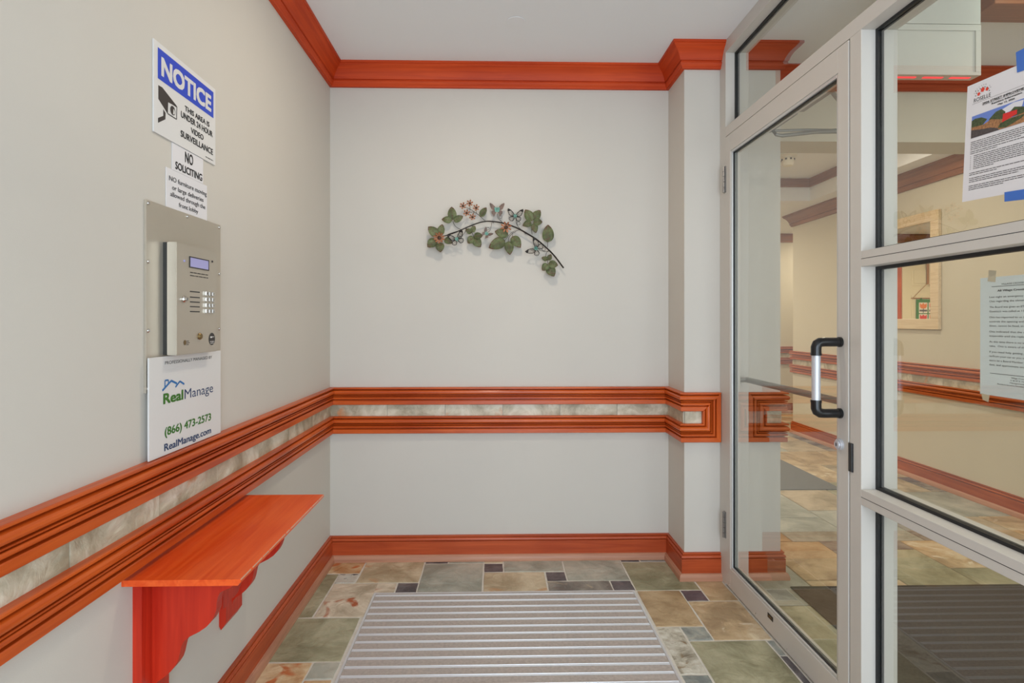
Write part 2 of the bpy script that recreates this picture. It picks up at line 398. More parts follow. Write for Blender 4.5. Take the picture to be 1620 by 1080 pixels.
M['exit_red'] = mat('exit_sign_lamp', lin(240, 70, 80), 0.4, emit=(lin(255, 60, 70), 1.0))
M['lamp'] = mat('lamp_diffuser', lin(240, 255, 240), 0.5, emit=((0.9, 1.0, 0.88, 1), 3.0))
M['lens'] = mat('downlight_lens', lin(255, 240, 215), 0.5, emit=((1, 0.9, 0.75, 1), 3.0))
M['plastic'] = mat('ivory_plastic', lin(236, 231, 216), 0.45)
M['maple'] = wood('pale_frame_reflection_stripes', lin(206, 176, 136), lin(236, 214, 180), 'Y', rough=0.45, coat=0.1, sc=1.6)  # level stripes in the grain paint reflections onto the frame
M['mirror'] = mat('mirror_silver', (0.93, 0.94, 0.93, 1), 0.01, 1.0)
M['door_white'] = mat('cream_door_paint', lin(226, 210, 172), 0.5)
M['fab_green'] = mat('green_fabric', lin(66, 122, 52), 0.9)
M['fab_cream'] = mat('cream_fabric', lin(232, 220, 196), 0.9)
M['fab_orange'] = mat('orange_fabric', lin(232, 128, 58), 0.9)
M['fab_red'] = mat('red_fabric', lin(222, 66, 48), 0.9)
M['fab_grey'] = mat('grey_fabric', lin(110, 100, 92), 0.9)
M['twine'] = mat('brown_ribbon', lin(170, 118, 66), 0.9)
M['asphalt'] = mat('street_paving', lin(140, 138, 134), 0.9, noise=(30, 0.1))

# ---------------------------------------------------------------- room dimensions (metres)
XL, YB, XP, YP, XG = -0.829, 2.86, 0.895, 2.62, 1.064     # left wall, back wall, pilaster side, pilaster front, storefront face
XW, XR, YH, YH2, YF = 1.352, 3.25, 2.85, 3.05, 7.35       # wing end, lobby right wall, header front/back, far wall
ZC, ZS, ZT = 2.50, 2.36, 2.57                             # ceiling, soffit, tray
YN = -1.3                                                 # street side
FD = 0.107                                                # storefront frame depth
YE = 6.03                                                 # end of the lobby's right wall
XLL, XRR = -0.5, 5.2                                      # far ends of the rear lobby

bm = BM(); box(bm, XL-0.12, XL, YN-0.15, YB+0.0, -0.1, ZC+0.1); struct('wall_left', bm, M['wall'])
bm = BM(); box(bm, XL-0.12, XP, YB, YH2, -0.1, ZC+0.1); struct('wall_back', bm, M['wall'])
bm = BM(); box(bm, XP, XW, YP, YH2, -0.1, ZC+0.1); struct('wall_pilaster', bm, M['wall'])
bm = BM(); box(bm, XR, XR+0.12, YN-0.15, YE, -0.1, ZC+0.2); struct('wall_right', bm, M['lobby_wall'])
bm = BM(); box(bm, XW, XR, YH, YH2, 2.134, ZC+0.1); struct('wall_header', bm, M['lobby_wall'])
bm = BM(); box(bm, XLL-0.12, XRR+0.12, YF, YF+0.12, -0.1, ZC+0.2); struct('wall_far', bm, M['lobby_wall'])
bm = BM(); box(bm, XLL-0.12, XLL, YH2, YF, -0.1, ZC+0.2); struct('wall_far_left', bm, M['lobby_wall'])
bm = BM(); box(bm, XRR, XRR+0.12, YE-0.1, YF, -0.1, ZC+0.2); struct('wall_far_right', bm, M['lobby_wall'])
bm = BM(); box(bm, XR+0.12, XRR+0.12, YE-0.12, YE, -0.1, ZC+0.2); struct('wall_corridor', bm, M['lobby_wall'])
# street front: piers and lintel around two glazed openings behind the camera
bm = BM()
for x0, x1 in ((XL-0.12, XL+0.08), (0.95, 1.3), (3.1, XR+0.12)): box(bm, x0, x1, YN-0.15, YN, -0.1, ZC+0.1)
box(bm, XL+0.08, 0.95, YN-0.15, YN, 2.38, ZC+0.1); box(bm, 1.3, 3.1, YN-0.15, YN, 2.38, ZC+0.1)
struct('wall_front', bm, M['wall'])
for k, (x0, x1) in enumerate(((XL+0.08, 0.95), (1.3, 3.1))):
    wn = sgroup('window_%d' % (k+2), ((x0+x1)/2, YN-0.08, 0))
    for a, b in ((x0, x0+0.05), (x1-0.05, x1), ((x0+x1)/2-0.03, (x0+x1)/2+0.03)):
        bm = BM(); box(bm, a, b, YN-0.12, YN-0.04, 0, 2.38); obj('mullion', bm, M['alu'], wn)
    for z0, z1 in ((0, 0.08), (2.33, 2.38)):
        bm = BM(); box(bm, x0+0.05, x1-0.05, YN-0.12, YN-0.04, z0, z1); obj('rail', bm, M['alu'], wn)
    for a, b in ((x0+0.05, (x0+x1)/2-0.03), ((x0+x1)/2+0.03, x1-0.05)):
        bm = BM(); box(bm, a, b, YN-0.085, YN-0.079, 0.08, 2.33); obj('pane', bm, M['glass'], wn)
bm = BM(); box(bm, -8, 12, YN-14, YN-0.15, -0.2, -0.03); struct('ground', bm, M['asphalt'])
# ceilings
bm = BM(); box(bm, XL-0.12, XR+0.12, YN-0.15, YH, ZC, ZC+0.1); struct('ceiling', bm, M['ceiling'])
TX0, TX1, TY0, TY1 = 1.7, 3.02, 3.35, 5.30
bm = BM()
box(bm, XLL, TX0, YH2, YF, ZS, ZS+0.3); box(bm, TX1, XR, YH2, YE, ZS, ZS+0.3)
box(bm, TX0, TX1, YH2, TY0, ZS, ZS+0.3); box(bm, TX0, TX1, TY1, YF, ZS, ZS+0.3); box(bm, TX1, XRR, YE, YF, ZS, ZS+0.3)
struct('ceiling', bm, M['ceiling'])
bm = BM(); box(bm, TX0, TX1, TY0, TY1, ZT, ZT+0.09); struct('ceiling', bm, M['ceiling'])
# flat wood trim round the tray
tr = sgroup('trim_1', (2.4, 4.4, ZT))
for a in ((TX0, TX0+0.018, TY0, TY1, 'Y'), (TX1-0.018, TX1, TY0, TY1, 'Y'), (TX0+0.018, TX1-0.018, TY0, TY0+0.018, 'X'), (TX0+0.018, TX1-0.018, TY1-0.018, TY1, 'X')):
    bm = BM(); box(bm, *a[:4], 2.488, ZT, 0.003); obj('trim_board', bm, M['crownb'+a[4]], tr)
# wooden ceiling beam of the lobby
bm = BM(); box(bm, 1.93, XR, 2.12, 2.26, 2.435, ZC, 0.004); struct('trim_2', bm, M['crownbX'])

# ---------------------------------------------------------------- mouldings
PATH_V = [(XL, YN), (XL, YB), (XP, YB), (XP, YP), (XG+0.003, YP)]
PATH_L = [(XG+FD, YP), (XW, YP), (XW, YH2), (XLL, YH2), (XLL, YF), (XRR, YF)]
PATH_R = [(XRR, YE), (XR, YE), (XR, YN)]
AX = {0: 'Y', 1: 'X'}
def axis_of(path, s): return 'X' if abs(path[s+1][0]-path[s][0]) > abs(path[s+1][1]-path[s][1]) else 'Y'
base_prof = [(0, 0), (0.017, 0), (0.017, 0.095), (0.0155, 0.097), (0.0085, 0.098), (0.0085, 0.1005), (0.0165, 0.102), (0.0185, 0.106), (0.0165, 0.111), (0.0125, 0.1145), (0.0065, 0.1155), (0.0065, 0.1180), (0.0125, 0.1195), (0.0125, 0.126), (0, 0.126)]
shoe_prof = [(0.0172, 0), (0.031, 0), (0.031, 0.014), (0.028, 0.024), (0.023, 0.031), (0.0172, 0.033)]
def rail_prof(zt):
    P = [(0, 0), (0.025, 0), (0.0275, -0.002), (0.0275, -0.0060), (0.026, -0.0078), (0.008, -0.0088), (0.008, -0.0118), (0.020, -0.0130), (0.0265, -0.0160), (0.0300, -0.0215), (0.0305, -0.0270), (0.0285, -0.0320), (0.024, -0.0352),
         (0.006, -0.0365), (0.006, -0.0392), (0.0225, -0.0400), (0.0245, -0.0420), (0.0225, -0.0440), (0.006, -0.0448), (0.006, -0.0472), (0.0205, -0.0482), (0.0245, -0.0515), (0.0245, -0.0555), (0.0205, -0.0590), (0.006, -0.0605), (0.006, -0.0640),
         (0.0205, -0.0650), (0.0230, -0.067), (0.0230, -0.0850), (0.0205, -0.087), (0, -0.087)]
    return [(d, zt+z) for d, z in P]
def crown_prof(zc, h, p):
    P = [(0, 0), (1.0, 0), (1.0, -0.10), (0.92, -0.115), (0.92, -0.15), (0.86, -0.20), (0.72, -0.27), (0.58, -0.38), (0.47, -0.50), (0.40, -0.61), (0.37, -0.685), (0.28, -0.695), (0.28, -0.725),
         (0.33, -0.745), (0.34, -0.79), (0.29, -0.86), (0.20, -0.93), (0.19, -1.0), (0, -1.0)]
    return [(d*p, zc+z*h) for d, z in P]
def run(kind, path, segs, prof, mkey, name, shoe=False, cut0=None, cut1=None):
    out = []
    for s in segs:
        ax = axis_of(path, s)
        o = struct(name if isinstance(name, str) else name[s], sweep(path, s, prof, cut0 if s == segs[0] else None, cut1 if s == segs[-1] else None), M[mkey+ax], smooth=True)
        if shoe: obj('shoe_moulding', sweep(path, s, shoe_prof), M['shoe'+ax], o, smooth=True)
        out.append(o)
    return out
run('b', PATH_V, [0, 1, 2, 3], base_prof, 'base', ['baseboard_left', 'baseboard_back', 'baseboard_pilaster_side', 'baseboard_pilaster_front'], True)
run('b', PATH_L, [0, 1, 2, 3, 4], base_prof, 'lbase', ['baseboard_wing', 'baseboard_wing_end', 'baseboard_rear', 'baseboard_far_left', 'baseboard_far'], True)
run('b', PATH_R, [0, 1], base_prof, 'lbase', ['baseboard_corridor', 'baseboard_right'], True)
ZU, ZL = 0.8765, 0.7315                    # tops of the two chair rails
H = 0.087
def chair_rail(path, segs, dz, numbers, start_mitre=False, end_mitre=False, mk='rail'):
    u = ZU+dz; l = ZL+dz
    cu = lambda z: (u-z); cl = lambda z: z-(l-H)
    run('r', path, segs, rail_prof(u), mk, 'trim_%d' % numbers, cut0=cu if start_mitre else None, cut1=cu if end_mitre else None)
    run('r', path, segs, rail_prof(l), mk, 'trim_%d' % (numbers+1), cut0=cl if start_mitre else None, cut1=cl if end_mitre else None)
    for s, flag in ((segs[0], start_mitre), (segs[-1], end_mitre)):
        if not flag: continue
        # vertical return piece in the wall plane, mitred at 45 degrees
        end = path[s+1] if flag == 'end' else path[s]
        t = Vector((path[s+1][0]-path[s][0], path[s+1][1]-path[s][1])).normalized(); n = Vector((t.y, -t.x))
        sg = -1 if flag == 'end' else 1
        bm = BM(); A = []; B = []
        for d, zz in rail_prof(0):
            r = H+zz                          # 0 at outer edge, H at inner edge
            b = Vector(end)+t*sg*r+n*d
            A.append(bm.verts.new((b.x, b.y, u-r))); B.append(bm.verts.new((b.x, b.y, l-H+r)))
        k = len(A)
        for i in range(k): bm.faces.new((A[i], B[i], B[(i+1) % k], A[(i+1) % k]))
        bm.faces.new(A); bm.faces.new(B[::-1])
        struct('trim_%d' % numbers, bm, M[mk+'Z'], smooth=True)
    # slate tiles between the rails, one object each
    band = sgroup('trim_%d' % (numbers+2), (path[segs[0]][0], path[segs[0]][1], l))
    for s in segs:
        a = Vector(path[s]); b = Vector(path[s+1]); t = (b-a).normalized(); n = Vector((t.y, -t.x)); L = (b-a).length
        u0 = H if (start_mitre and s == segs[0]) else 0.0; L1 = L-(H if (end_mitre and s == segs[-1]) else 0)
        step = 0.292; ph = {1: 0.29, 0: L % step}.get(s, 0.29)
        cuts = [u0]; x = ph
        while x < L1-0.03:
            if x > u0+0.03: cuts.append(x)
            x += step
        cuts.append(L1)
        for c0, c1 in zip(cuts, cuts[1:]):
            bm = BM(); th = 0.006+random.uniform(-0.0006, 0.0006); g = 0.0010
            za, zb = l-0.001, u-H+0.001
            P = [a+t*(c0+g), a+t*(c1-g)]
            vs = []
            for p in P:
                for d in (0.0005, th):
                    for z in (za, zb): vs.append(bm.verts.new((p.x+n.x*d, p.y+n.y*d, z)))
            for q in ((0, 1, 3, 2), (4, 6, 7, 5), (0, 4, 5, 1), (2, 3, 7, 6), (0, 2, 6, 4), (1, 5, 7, 3)): bm.faces.new([vs[i] for i in q])
            obj('tile', bm, M['band'], band)
PATH_V2 = PATH_V[:4]+[(1.062, YP)]
PATH_L2 = [(1.19, YP)]+PATH_L[1:]
chair_rail(PATH_V2, [0, 1, 2, 3], 0, 3, end_mitre='end')
chair_rail(PATH_L2, [0, 1, 2, 3, 4], 0, 6, start_mitre='start', mk='lrail')
chair_rail(PATH_R, [0, 1], 0.012, 9, mk='lrail')
run('c', PATH_V[:4]+[(XG, YP)], [0, 1, 2, 3], crown_prof(ZC, 0.108, 0.074), 'crown', 'trim_12')
PATH_LC = [(XG+FD, YP), (XW, YP), (XW, YH), (XR, YH), (XR, YN)]
run('c', PATH_LC, [0, 1, 2, 3], crown_prof(ZC, 0.106, 0.074), 'crownw', 'trim_13')
run('c', [(XW, YH2), (XLL, YH2), (XLL, YF), (XRR, YF)], [0, 1, 2], crown_prof(ZS, 0.108, 0.074), 'crownb', 'trim_14')
run('c', [(XRR, YE), (XR, YE), (XR, YH2)], [0, 1], crown_prof(ZS, 0.125, 0.08), 'crownb', 'trim_15')

# ---------------------------------------------------------------- floor and its slate tiles
fl = sgroup('floor', (0, 0, 0))
bm = BM(); box(bm, XL-0.1, XG+FD/2, YN-0.15, YB+0.05, -0.05, -0.0018); obj('grout_bed', bm, M['grout'], fl)
bm = BM(); box(bm, XG+FD/2, XRR, YN-0.15, YH2, -0.05, -0.0035); box(bm, XLL, XRR, YH2, YF, -0.05, -0.0035); obj('grout_bed', bm, M['grout_dark'], fl)
def tile(x0, x1, y0, y1, mk, rnd=random, g=0.0035, dz=None):
    bm = BM(); pts = []
    x0 += g; x1 -= g; y0 += g; y1 -= g
    if x1-x0 < 0.01 or y1-y0 < 0.01: return
    j = 0.0016
    for k in range(4):
        cx, cy = ((x0, y0), (x1, y0), (x1, y1), (x0, y1))[k]; nx, ny = ((x1, y0), (x1, y1), (x0, y1), (x0, y0))[k]
        for f in (0, 0.33, 0.67):
            pts.append((cx+(nx-cx)*f+rnd.uniform(-j, j), cy+(ny-cy)*f+rnd.uniform(-j, j)))
    z = rnd.uniform(-0.0009, 0.0006) if dz is None else dz
    n = len(pts); mx, my = (x0+x1)/2, (y0+y1)/2
    b = 0.0025
    A = [bm.verts.new((p[0], p[1], -0.006)) for p in pts]; B = [bm.verts.new((p[0], p[1], z-0.0015)) for p in pts]
    C = [bm.verts.new((p[0]-math.copysign(b, p[0]-mx), p[1]-math.copysign(b, p[1]-my), z)) for p in pts]
    for i in range(n):
        bm.faces.new((A[i], A[(i+1) % n], B[(i+1) % n], B[i])); bm.faces.new((B[i], B[(i+1) % n], C[(i+1) % n], C[i]))
    bm.faces.new(C)
    obj('tile', bm, M['t_'+mk], fl)
gx = lambda i: -0.740+0.0985*i
gy = lambda j: 2.710-0.1*j
EX, EY = XL+0.002, YB-0.002
MX0, MX1, MY1, MY0 = -0.533, 0.632, 2.512, 0.92       # walk-off mat
# (x0, x1, y_near, y_far, kind) of the tiles laid in front of the back wall and round the mat
T = [(EX, gx(1), gy(0), EY, 'orange'), (gx(0), gx(1), gy(1), gy(0), 'zebra'), (gx(1), gx(4), gy(1), EY, 'beige'), (EX, gx(0), gy(4), gy(0), 'green'),
     (gx(0), gx(2)+0.0105, gy(4), gy(1), 'rust'), (gx(2)+0.003, gx(3), gy(2), gy(1), 'rust'), (gx(3), gx(4), gy(2), gy(1), 'dark'),
     (gx(4), gx(5.2), gy(-1), EY, 'dark'), (gx(5.2), gx(7), gy(-1), EY, 'grey'), (gx(4), gx(7), gy(2), gy(-1), 'grey'),
     (gx(7), gx(8), gy(0), gy(-1), 'dark'), (gx(7), gx(8), gy(-1), EY, 'beige'), (gx(7), gx(10), gy(2), gy(0), 'beige'), (gx(8), gx(11), gy(0), EY, 'grey'),
     (gx(10), gx(11), gy(1), gy(0), 'dark'), (gx(11), gx(14), gy(1), EY, 'grey'), (gx(10), gx(13), gy(2), gy(1), 'mid'), (gx(13), gx(14), gy(2), gy(1), 'dark'),
     (gx(14), gx(15), gy(-1), EY, 'dark'), (gx(15), XP-0.002, gy(-1), EY, 'blue'), (gx(14), gx(17), gy(2), gy(-1), 'green'),
     (gx(14), gx(16), gy(5), gy(2), 'brown'), (gx(16), gx(17), gy(3), gy(2), 'purple'), (gx(17), XG, gy(3), YP-0.001, 'brown'),
     (gx(16), XG, gy(6), gy(3), 'tan'), (gx(15), gx(16), gy(6), gy(5), 'blue'), (gx(14), gx(15), gy(8), gy(5), 'white'),
     (gx(15), gx(18), gy(9), gy(6), 'green'), (gx(18), XG, gy(7), gy(6), 'blue'), (gx(18), XG, gy(9), gy(7), 'dark'), (gx(14), gx(15), gy(9), gy(8), 'blue'),
     (EX, gx(2), gy(7), gy(4), 'green'), (EX, gx(1), gy(9), gy(7), 'orange'), (gx(1), gx(2), gy(8), gy(7), 'grey'), (gx(1), gx(2), gy(9), gy(8), 'orange'),
     (EX, gx(0), gy(12), gy(9), 'brown'), (gx(0), gx(2), gy(11), gy(9), 'green'), (gx(0), gx(2), gy(14), gy(11), 'beige'), (EX, gx(0), gy(15), gy(12), 'grey'),
     (gx(0), gx(2), gy(18), gy(14), 'green'), (EX, gx(0), gy(18), gy(15), 'rust'),
     (gx(14), gx(17), gy(11), gy(9), 'beige'), (gx(17), XG, gy(12), gy(9), 'brown'), (gx(14), gx(17), gy(14), gy(11), 'grey'), (gx(17), XG, gy(15), gy(12), 'green'), (gx(14), gx(17), gy(18), gy(14), 'rust'), (gx(17), XG, gy(18), gy(15), 'purple')]
for x0, x1, y0, y1, k in T:
    x0c, x1c = x0, x1
    if x1 > MX0 and x0 < MX0 and y1 <= MY1+0.01: x1c = min(x1, MX0)     # tiles stop at the mat frame
    tile(x0c, x1c, y0, y1, k)
def pave(x0, x1, y0, y1, step, kinds, rnd, skip=lambda a, b, c, d: False):
    nx = int(round((x1-x0)/step)); ny = int(round((y1-y0)/step)); occ = [[False]*ny for _ in range(nx)]
    sizes = [(4, 3), (3, 4), (3, 3), (3, 2), (2, 3), (3, 3), (2, 2), (1, 1)]
    for j in range(ny):
        for i in range(nx):
            if occ[i][j]: continue
            rnd.shuffle(sizes)
            for sx, sy in sorted(sizes, key=lambda s: (rnd.random() < 0.16)*-100*(s == (1, 1)) - s[0]*s[1]*rnd.uniform(0.5, 1.2)):
                if i+sx <= nx and j+sy <= ny and not any(occ[i+a][j+b] for a in range(sx) for b in range(sy)): break
            else: sx = sy = 1
            for a in range(sx):
                for b in range(sy): occ[i+a][j+b] = True
            X0, X1, Y0, Y1 = x0+(x1-x0)*i/nx, x0+(x1-x0)*(i+sx)/nx, y0+(y1-y0)*j/ny, y0+(y1-y0)*(j+sy)/ny
            if skip(X0, X1, Y0, Y1): continue
            tile(X0, X1, Y0, Y1, rnd.choice(['dark', 'mid', 'mid']) if sx*sy == 1 else rnd.choice(kinds), rnd)
RN = random.Random(3)
LK = ['brown', 'lobby', 'lobby', 'grey', 'brown', 'lobby', 'tan', 'green', 'grey']
pave(XL+0.002, XG, YN, gy(18), 0.149, ['green', 'beige', 'grey', 'rust', 'brown'], RN, lambda a, b, c, d: a > MX0-0.01 and b < MX1+0.01 and c > MY0-0.01)
pave(XG+0.05, XR-0.002, 0.3, YH2, 0.115, LK, RN, lambda a, b, c, d: a > 1.34 and b < 2.72 and c > 0.55 and d < 2.52)
pave(1.15, XR-0.002, YH2, YE, 0.125, LK, RN, lambda a, b, c, d: a > 1.5 and b < 2.5 and c > 4.0 and d < 5.6)
pave(2.0, 4.8, YE, YF-0.002, 0.15, LK, RN)

# ---------------------------------------------------------------- storefront: frame, panes, door
ws = sgroup('window_1', (XG, 1.0, 0))
def fbox(name, y0, y1, z0, z1, x0=XG, x1=XG+FD, m='alu', parent=ws, bevel=0.0012):
    bm = BM(); box(bm, x0, x1, y0, y1, z0, z1, bevel); return obj(name, bm, M[m], parent, smooth=False)
YJ0, YJ1 = 2.555, 2.615          # hinge jamb
YM0, YM1 = 1.603, 1.655          # mullion between door and sidelight
YQ0, YQ1 = 0.42, 0.472           # next mullion, out of frame
ZH0, ZH1 = 2.056, 2.102          # door header
fbox('jamb', YJ0, YJ1+0.004, 0, ZC)
fbox('mullion', YM0, YM1, 0, ZH0); fbox('mullion', YQ0, YQ1, 0, ZH0); fbox('mullion', YN, YN+0.05, 0, ZH0)
fbox('header', YN, YJ0, ZH0, ZH1)
fbox('top_rail', YN, YJ0, ZC-0.057, ZC)
for y0, y1 in ((YQ1, YM0), (YN+0.05, YQ0)):
    for z0, z1 in ((1.368, 1.4135), (0.6785, 0.7235), (0, 0.06)):
        r = fbox('rail', y0, y1, z0, z1)
        zm = (z0+z1)/2
        fbox('joint', y0, y1, zm-0.0007, zm+0.0007, XG-0.0004, XG+0.001, 'gasket', r, 0)
GX0, GX1 = XG+0.048, XG+0.056
def pane(y0, y1, z0, z1):
    g = 0.009
    p = fbox('pane', y0+g, y1-g, z0+g, z1-g, GX0, GX1, 'glass', ws, 0)
    for (a, b, c, d) in ((y0, y0+g, z0, z1), (y1-g, y1, z0, z1), (y0+g, y1-g, z0, z0+g), (y0+g, y1-g, z1-g, z1)):
        fbox('gasket', a, b, c, d, GX0-0.006, GX1+0.005, 'gasket', p, 0)
for y0, y1 in ((YQ1, YM0), (YN+0.05, YQ0)):
    pane(y0, y1, 0.06, 0.6785); pane(y0, y1, 0.7235, 1.368); pane(y0, y1, 1.4135, ZH0)
pane(YN, YJ0, ZH1, ZC-0.057)
fbox('strike', 1.6385, 1.6552, 0.7625, 0.8475, XG-0.005, XG+0.002, 'black', ws, 0.001)

dr = sgroup('door_1', (XG, 2.1, 0))
DY0, DY1, DZ0, DZ1 = YM1+0.004, YJ0-0.002, 0.010, 2.0525
DX0, DX1 = XG-0.002, XG+0.043
SW = 0.052
def dbox(name, y0, y1, z0, z1, x0=DX0, x1=DX1, m='alu', parent=dr, bevel=0.0012):
    return fbox(name, y0, y1, z0, z1, x0, x1, m, parent, bevel)
dbox('stile', DY1-SW, DY1, DZ0, DZ1); st = dbox('stile', DY0, DY0+SW, DZ0, DZ1)
dbox('rail', DY0+SW, DY1-SW, DZ1-0.076, DZ1); br = dbox('rail', DY0+SW, DY1-SW, DZ0, 0.098)
gy0, gy1, gz0, gz1 = DY0+SW, DY1-SW, 0.098, DZ1-0.076
b = 0.010
for (a, bb, c, d) in ((gy0, gy0+b, gz0, gz1), (gy1-b, gy1, gz0, gz1), (gy0+b, gy1-b, gz0, gz0+b), (gy0+b, gy1-b, gz1-b, gz1)):
    dbox('glazing_bead', a, bb, c, d, DX0+0.003, DX0+0.016, 'bead', dr, 0.001)
    dbox('glazing_bead', a, bb, c, d, DX1-0.014, DX1-0.003, 'alu', dr, 0.001)
g = 0.0035
for (a, bb, c, d) in ((gy0+b, gy0+b+g, gz0+b, gz1-b), (gy1-b-g, gy1-b, gz0+b, gz1-b), (gy0+b, gy1-b, gz0+b, gz0+b+g), (gy0+b, gy1-b, gz1-b-g, gz1-b)):
    dbox('gasket', a, bb, c, d, DX0+0.010, DX0+0.0178, 'gasket', dr, 0)
dbox('pane', gy0+0.002, gy1-0.002, gz0+0.002, gz1-0.002, DX0+0.018, DX0+0.026, 'glass', dr, 0)
for z0, z1 in ((1.800, 1.920), (0.218, 0.336)):
    bm = BM(); c = (XG-0.009, YJ0-0.001)
    L = (z1-z0)/5
    for k in range(5): tube(bm, [(c[0], c[1], z0+L*k+0.0008), (c[0], c[1], z0+L*(k+1)-0.0008)], 0.0065, 10)
    box(bm, XG-0.006, XG-0.0005, YJ0-0.012, YJ0+0.012, z0, z1); obj('hinge', bm, M['hinge'], dr, smooth=True)
# pull handle
pl = BM(); PX, PY, Z1, Z0 = 0.985, 1.695, 1.1465, 0.9285
tube(pl, [(PX, PY, Z0+0.028), (PX, PY, Z1-0.028)], 0.0125, 16); ph = obj('pull_grip', pl, M['silver'], dr, smooth=True)
for z, s in ((Z1, -1), (Z0, 1)):
    bm = BM()
    pts = [(PX, PY, z+s*0.036), (PX, PY, z+s*0.016), (PX+0.004, PY, z+s*0.006), (PX+0.012, PY, z+s*0.001), (PX+0.024, PY, z), (XG-0.004, PY, z)]
    tube(bm, pts, [0.0148, 0.0150, 0.0150, 0.0145, 0.0140, 0.0140], 16); tube(bm, [(PX, PY, z+s*0.034), (PX, PY, z+s*0.041)], 0.0158, 16)
    lathe(bm, [(0.0155, XG-0.010), (0.0155, XG-0.003)], (0, PY, z), 'X', 16); obj('pull_arm', bm, M['black'], dr, smooth=True)
bm = BM(); lathe(bm, [(0.0175, 0), (0.0175, -0.007), (0.0165, -0.0085), (0.0125, -0.009), (0.0120, -0.0125), (0.0110, -0.0135), (0.004, -0.0138)], (DX0, PY+0.002, 0.833), 'X', 24)
lk = obj('lock_cylinder', bm, M['silver'], dr, smooth=True)
bm = BM(); box(bm, DX0-0.0150, DX0-0.0130, PY+0.0005, PY+0.003, 0.828, 0.838); obj('keyway', bm, M['black'], lk)
# push bar on the lobby side
bm = BM(); tube(bm, [(1.150, DY1-0.03, 0.944), (1.150, DY0+0.03, 0.944)], 0.0125, 16)
for y in (DY1-0.03, DY0+0.03): tube(bm, [(DX1, y, 0.944), (1.150, y, 0.944)], 0.011, 12)
obj('push_bar', bm, M['closer'], dr, smooth=True)
pb = BM(); box(pb, DX1-0.001, DX1+0.006, DY1-0.045, DY1-0.015, 0.925, 0.963, 0.001); obj('push_bar_mount', pb, M['closer'], dr)
# closer on the lobby side, arm to the header
bm = BM(); box(bm, DX1, DX1+0.045, 1.80, 2.06, 1.985, 2.045, 0.006); cl = obj('closer_body', bm, M['closer'], dr)
bm = BM(); box(bm, XG+FD, XG+FD+0.035, 2.20, 2.42, 2.030, 2.056, 0.003); obj('closer_shoe', bm, M['closer'], dr)
bm = BM()
tube(bm, [(1.195, 2.41, 2.035), (1.36, 2.40, 2.038), (1.50, 2.385, 2.030)], [0.006, 0.006, 0.008], 8)
tube(bm, [(1.195, 2.39, 2.036), (1.205, 2.37, 2.006), (1.23, 2.37, 2.002), (1.38, 2.38, 2.022), (1.50, 2.385, 2.030), (1.60, 2.39, 2.030)], [0.006, 0.007, 0.008, 0.008, 0.012, 0.014], 8)
tube(bm, [(1.60, 2.39, 2.034), (1.14, 1.93, 2.052)], 0.008, 8)
obj('closer_arm', bm, M['closer'], dr, smooth=True)
PD = Plane((DX0, 2.2, 0), (0, -1, 0), (0, 0, 1))
p = on_x(1219, 976, DX0); bm = BM(); PD.slab(bm, 2.2-p.y-0.020, 2.2-p.y+0.020, p.z-0.008, p.z+0.009, 0.0003, 0.0016)
lb = obj('maker_plate', bm, M['black'], dr)
bm = BM(); PD.rect(bm, 2.2-p.y-0.014, 2.2-p.y+0.010, p.z-0.003, p.z+0.003, 0.0019); obj('print', bm, M['brass'], lb)
for px, py in ((1154, 924), (1196, 970), (1245.5, 1026), (1300, 1088)):
    q = on_x(px, py, DX0); bm = BM(); lathe(bm, [(0.003, 0.0), (0.0028, -0.001), (0.0015, -0.0016)], (DX0, q.y, q.z), 'X', 10); obj('screw', bm, M['chrome'], dr, smooth=True)

# ---------------------------------------------------------------- signs on the left wall (u = y, v = z)
PL = Plane((XL, 0, 0), (0, 1, 0), (0, 0, 1))
def flat(name, y0, y1, z0, z1, h0, h1, m, parent=None, bevel=0):
    bm = BM(); PL.slab(bm, y0, y1, z0, z1, h0, h1, 0, bevel); return obj(name, bm, M[m], parent)
sg = thing('notice_sign', 'white surveillance notice sign with blue band and camera picture, highest on left wall', 'sign', (XL, 1.53, 1.671))
flat('sign_board', 1.381, 1.682, 1.671, 1.8965, 0.0006, 0.0040, 'white', sg)
bm = BM(); PL.rect(bm, 1.3963, 1.6698, 1.8066, 1.883, 0.0044); obj('blue_band', bm, M['blue'], sg)
bm = BM(); PL.text(bm, 'NOTICE', 1.410, 1.6555, 1.8190, 1.8690, 0.0048, 0.045); obj('lettering', bm, M['white'], sg)
bm = BM()
for t, a, b_, z0, z1 in (('THIS AREA IS', 1.5165, 1.6457, 1.772, 1.7870), ('UNDER 24 HOUR', 1.4984, 1.664, 1.7485, 1.7660), ('VIDEO', 1.547, 1.6129, 1.723, 1.739), ('SURVEILLANCE', 1.4968, 1.666, 1.697, 1.7150)):
    PL.text(bm, t, a, b_, z0, z1, 0.0044, 0.022)
PL.words(bm, 1.6246, 1.668, 1.680, 0.0035, random, 0.0044)
obj('lettering', bm, M['ink'], sg)
bm = BM(); PL.poly(bm, [(1.3985, 1.7905), (1.4158, 1.7915), (1.4775, 1.7705), (1.4793, 1.7657), (1.4384, 1.7657), (1.4374, 1.7345), (1.3988, 1.7566)], 0.0043)
PL.poly(bm, [(1.4193, 1.739), (1.4293, 1.733), (1.4283, 1.7169), (1.3973, 1.6971), (1.3973, 1.7092), (1.4193, 1.7224)], 0.0043)
PL.line(bm, [(1.4384, 1.7657), (1.4793, 1.7680), (1.4778, 1.7346), (1.4374, 1.7349), (1.4384, 1.7657)], 0.0026, 0.0046)
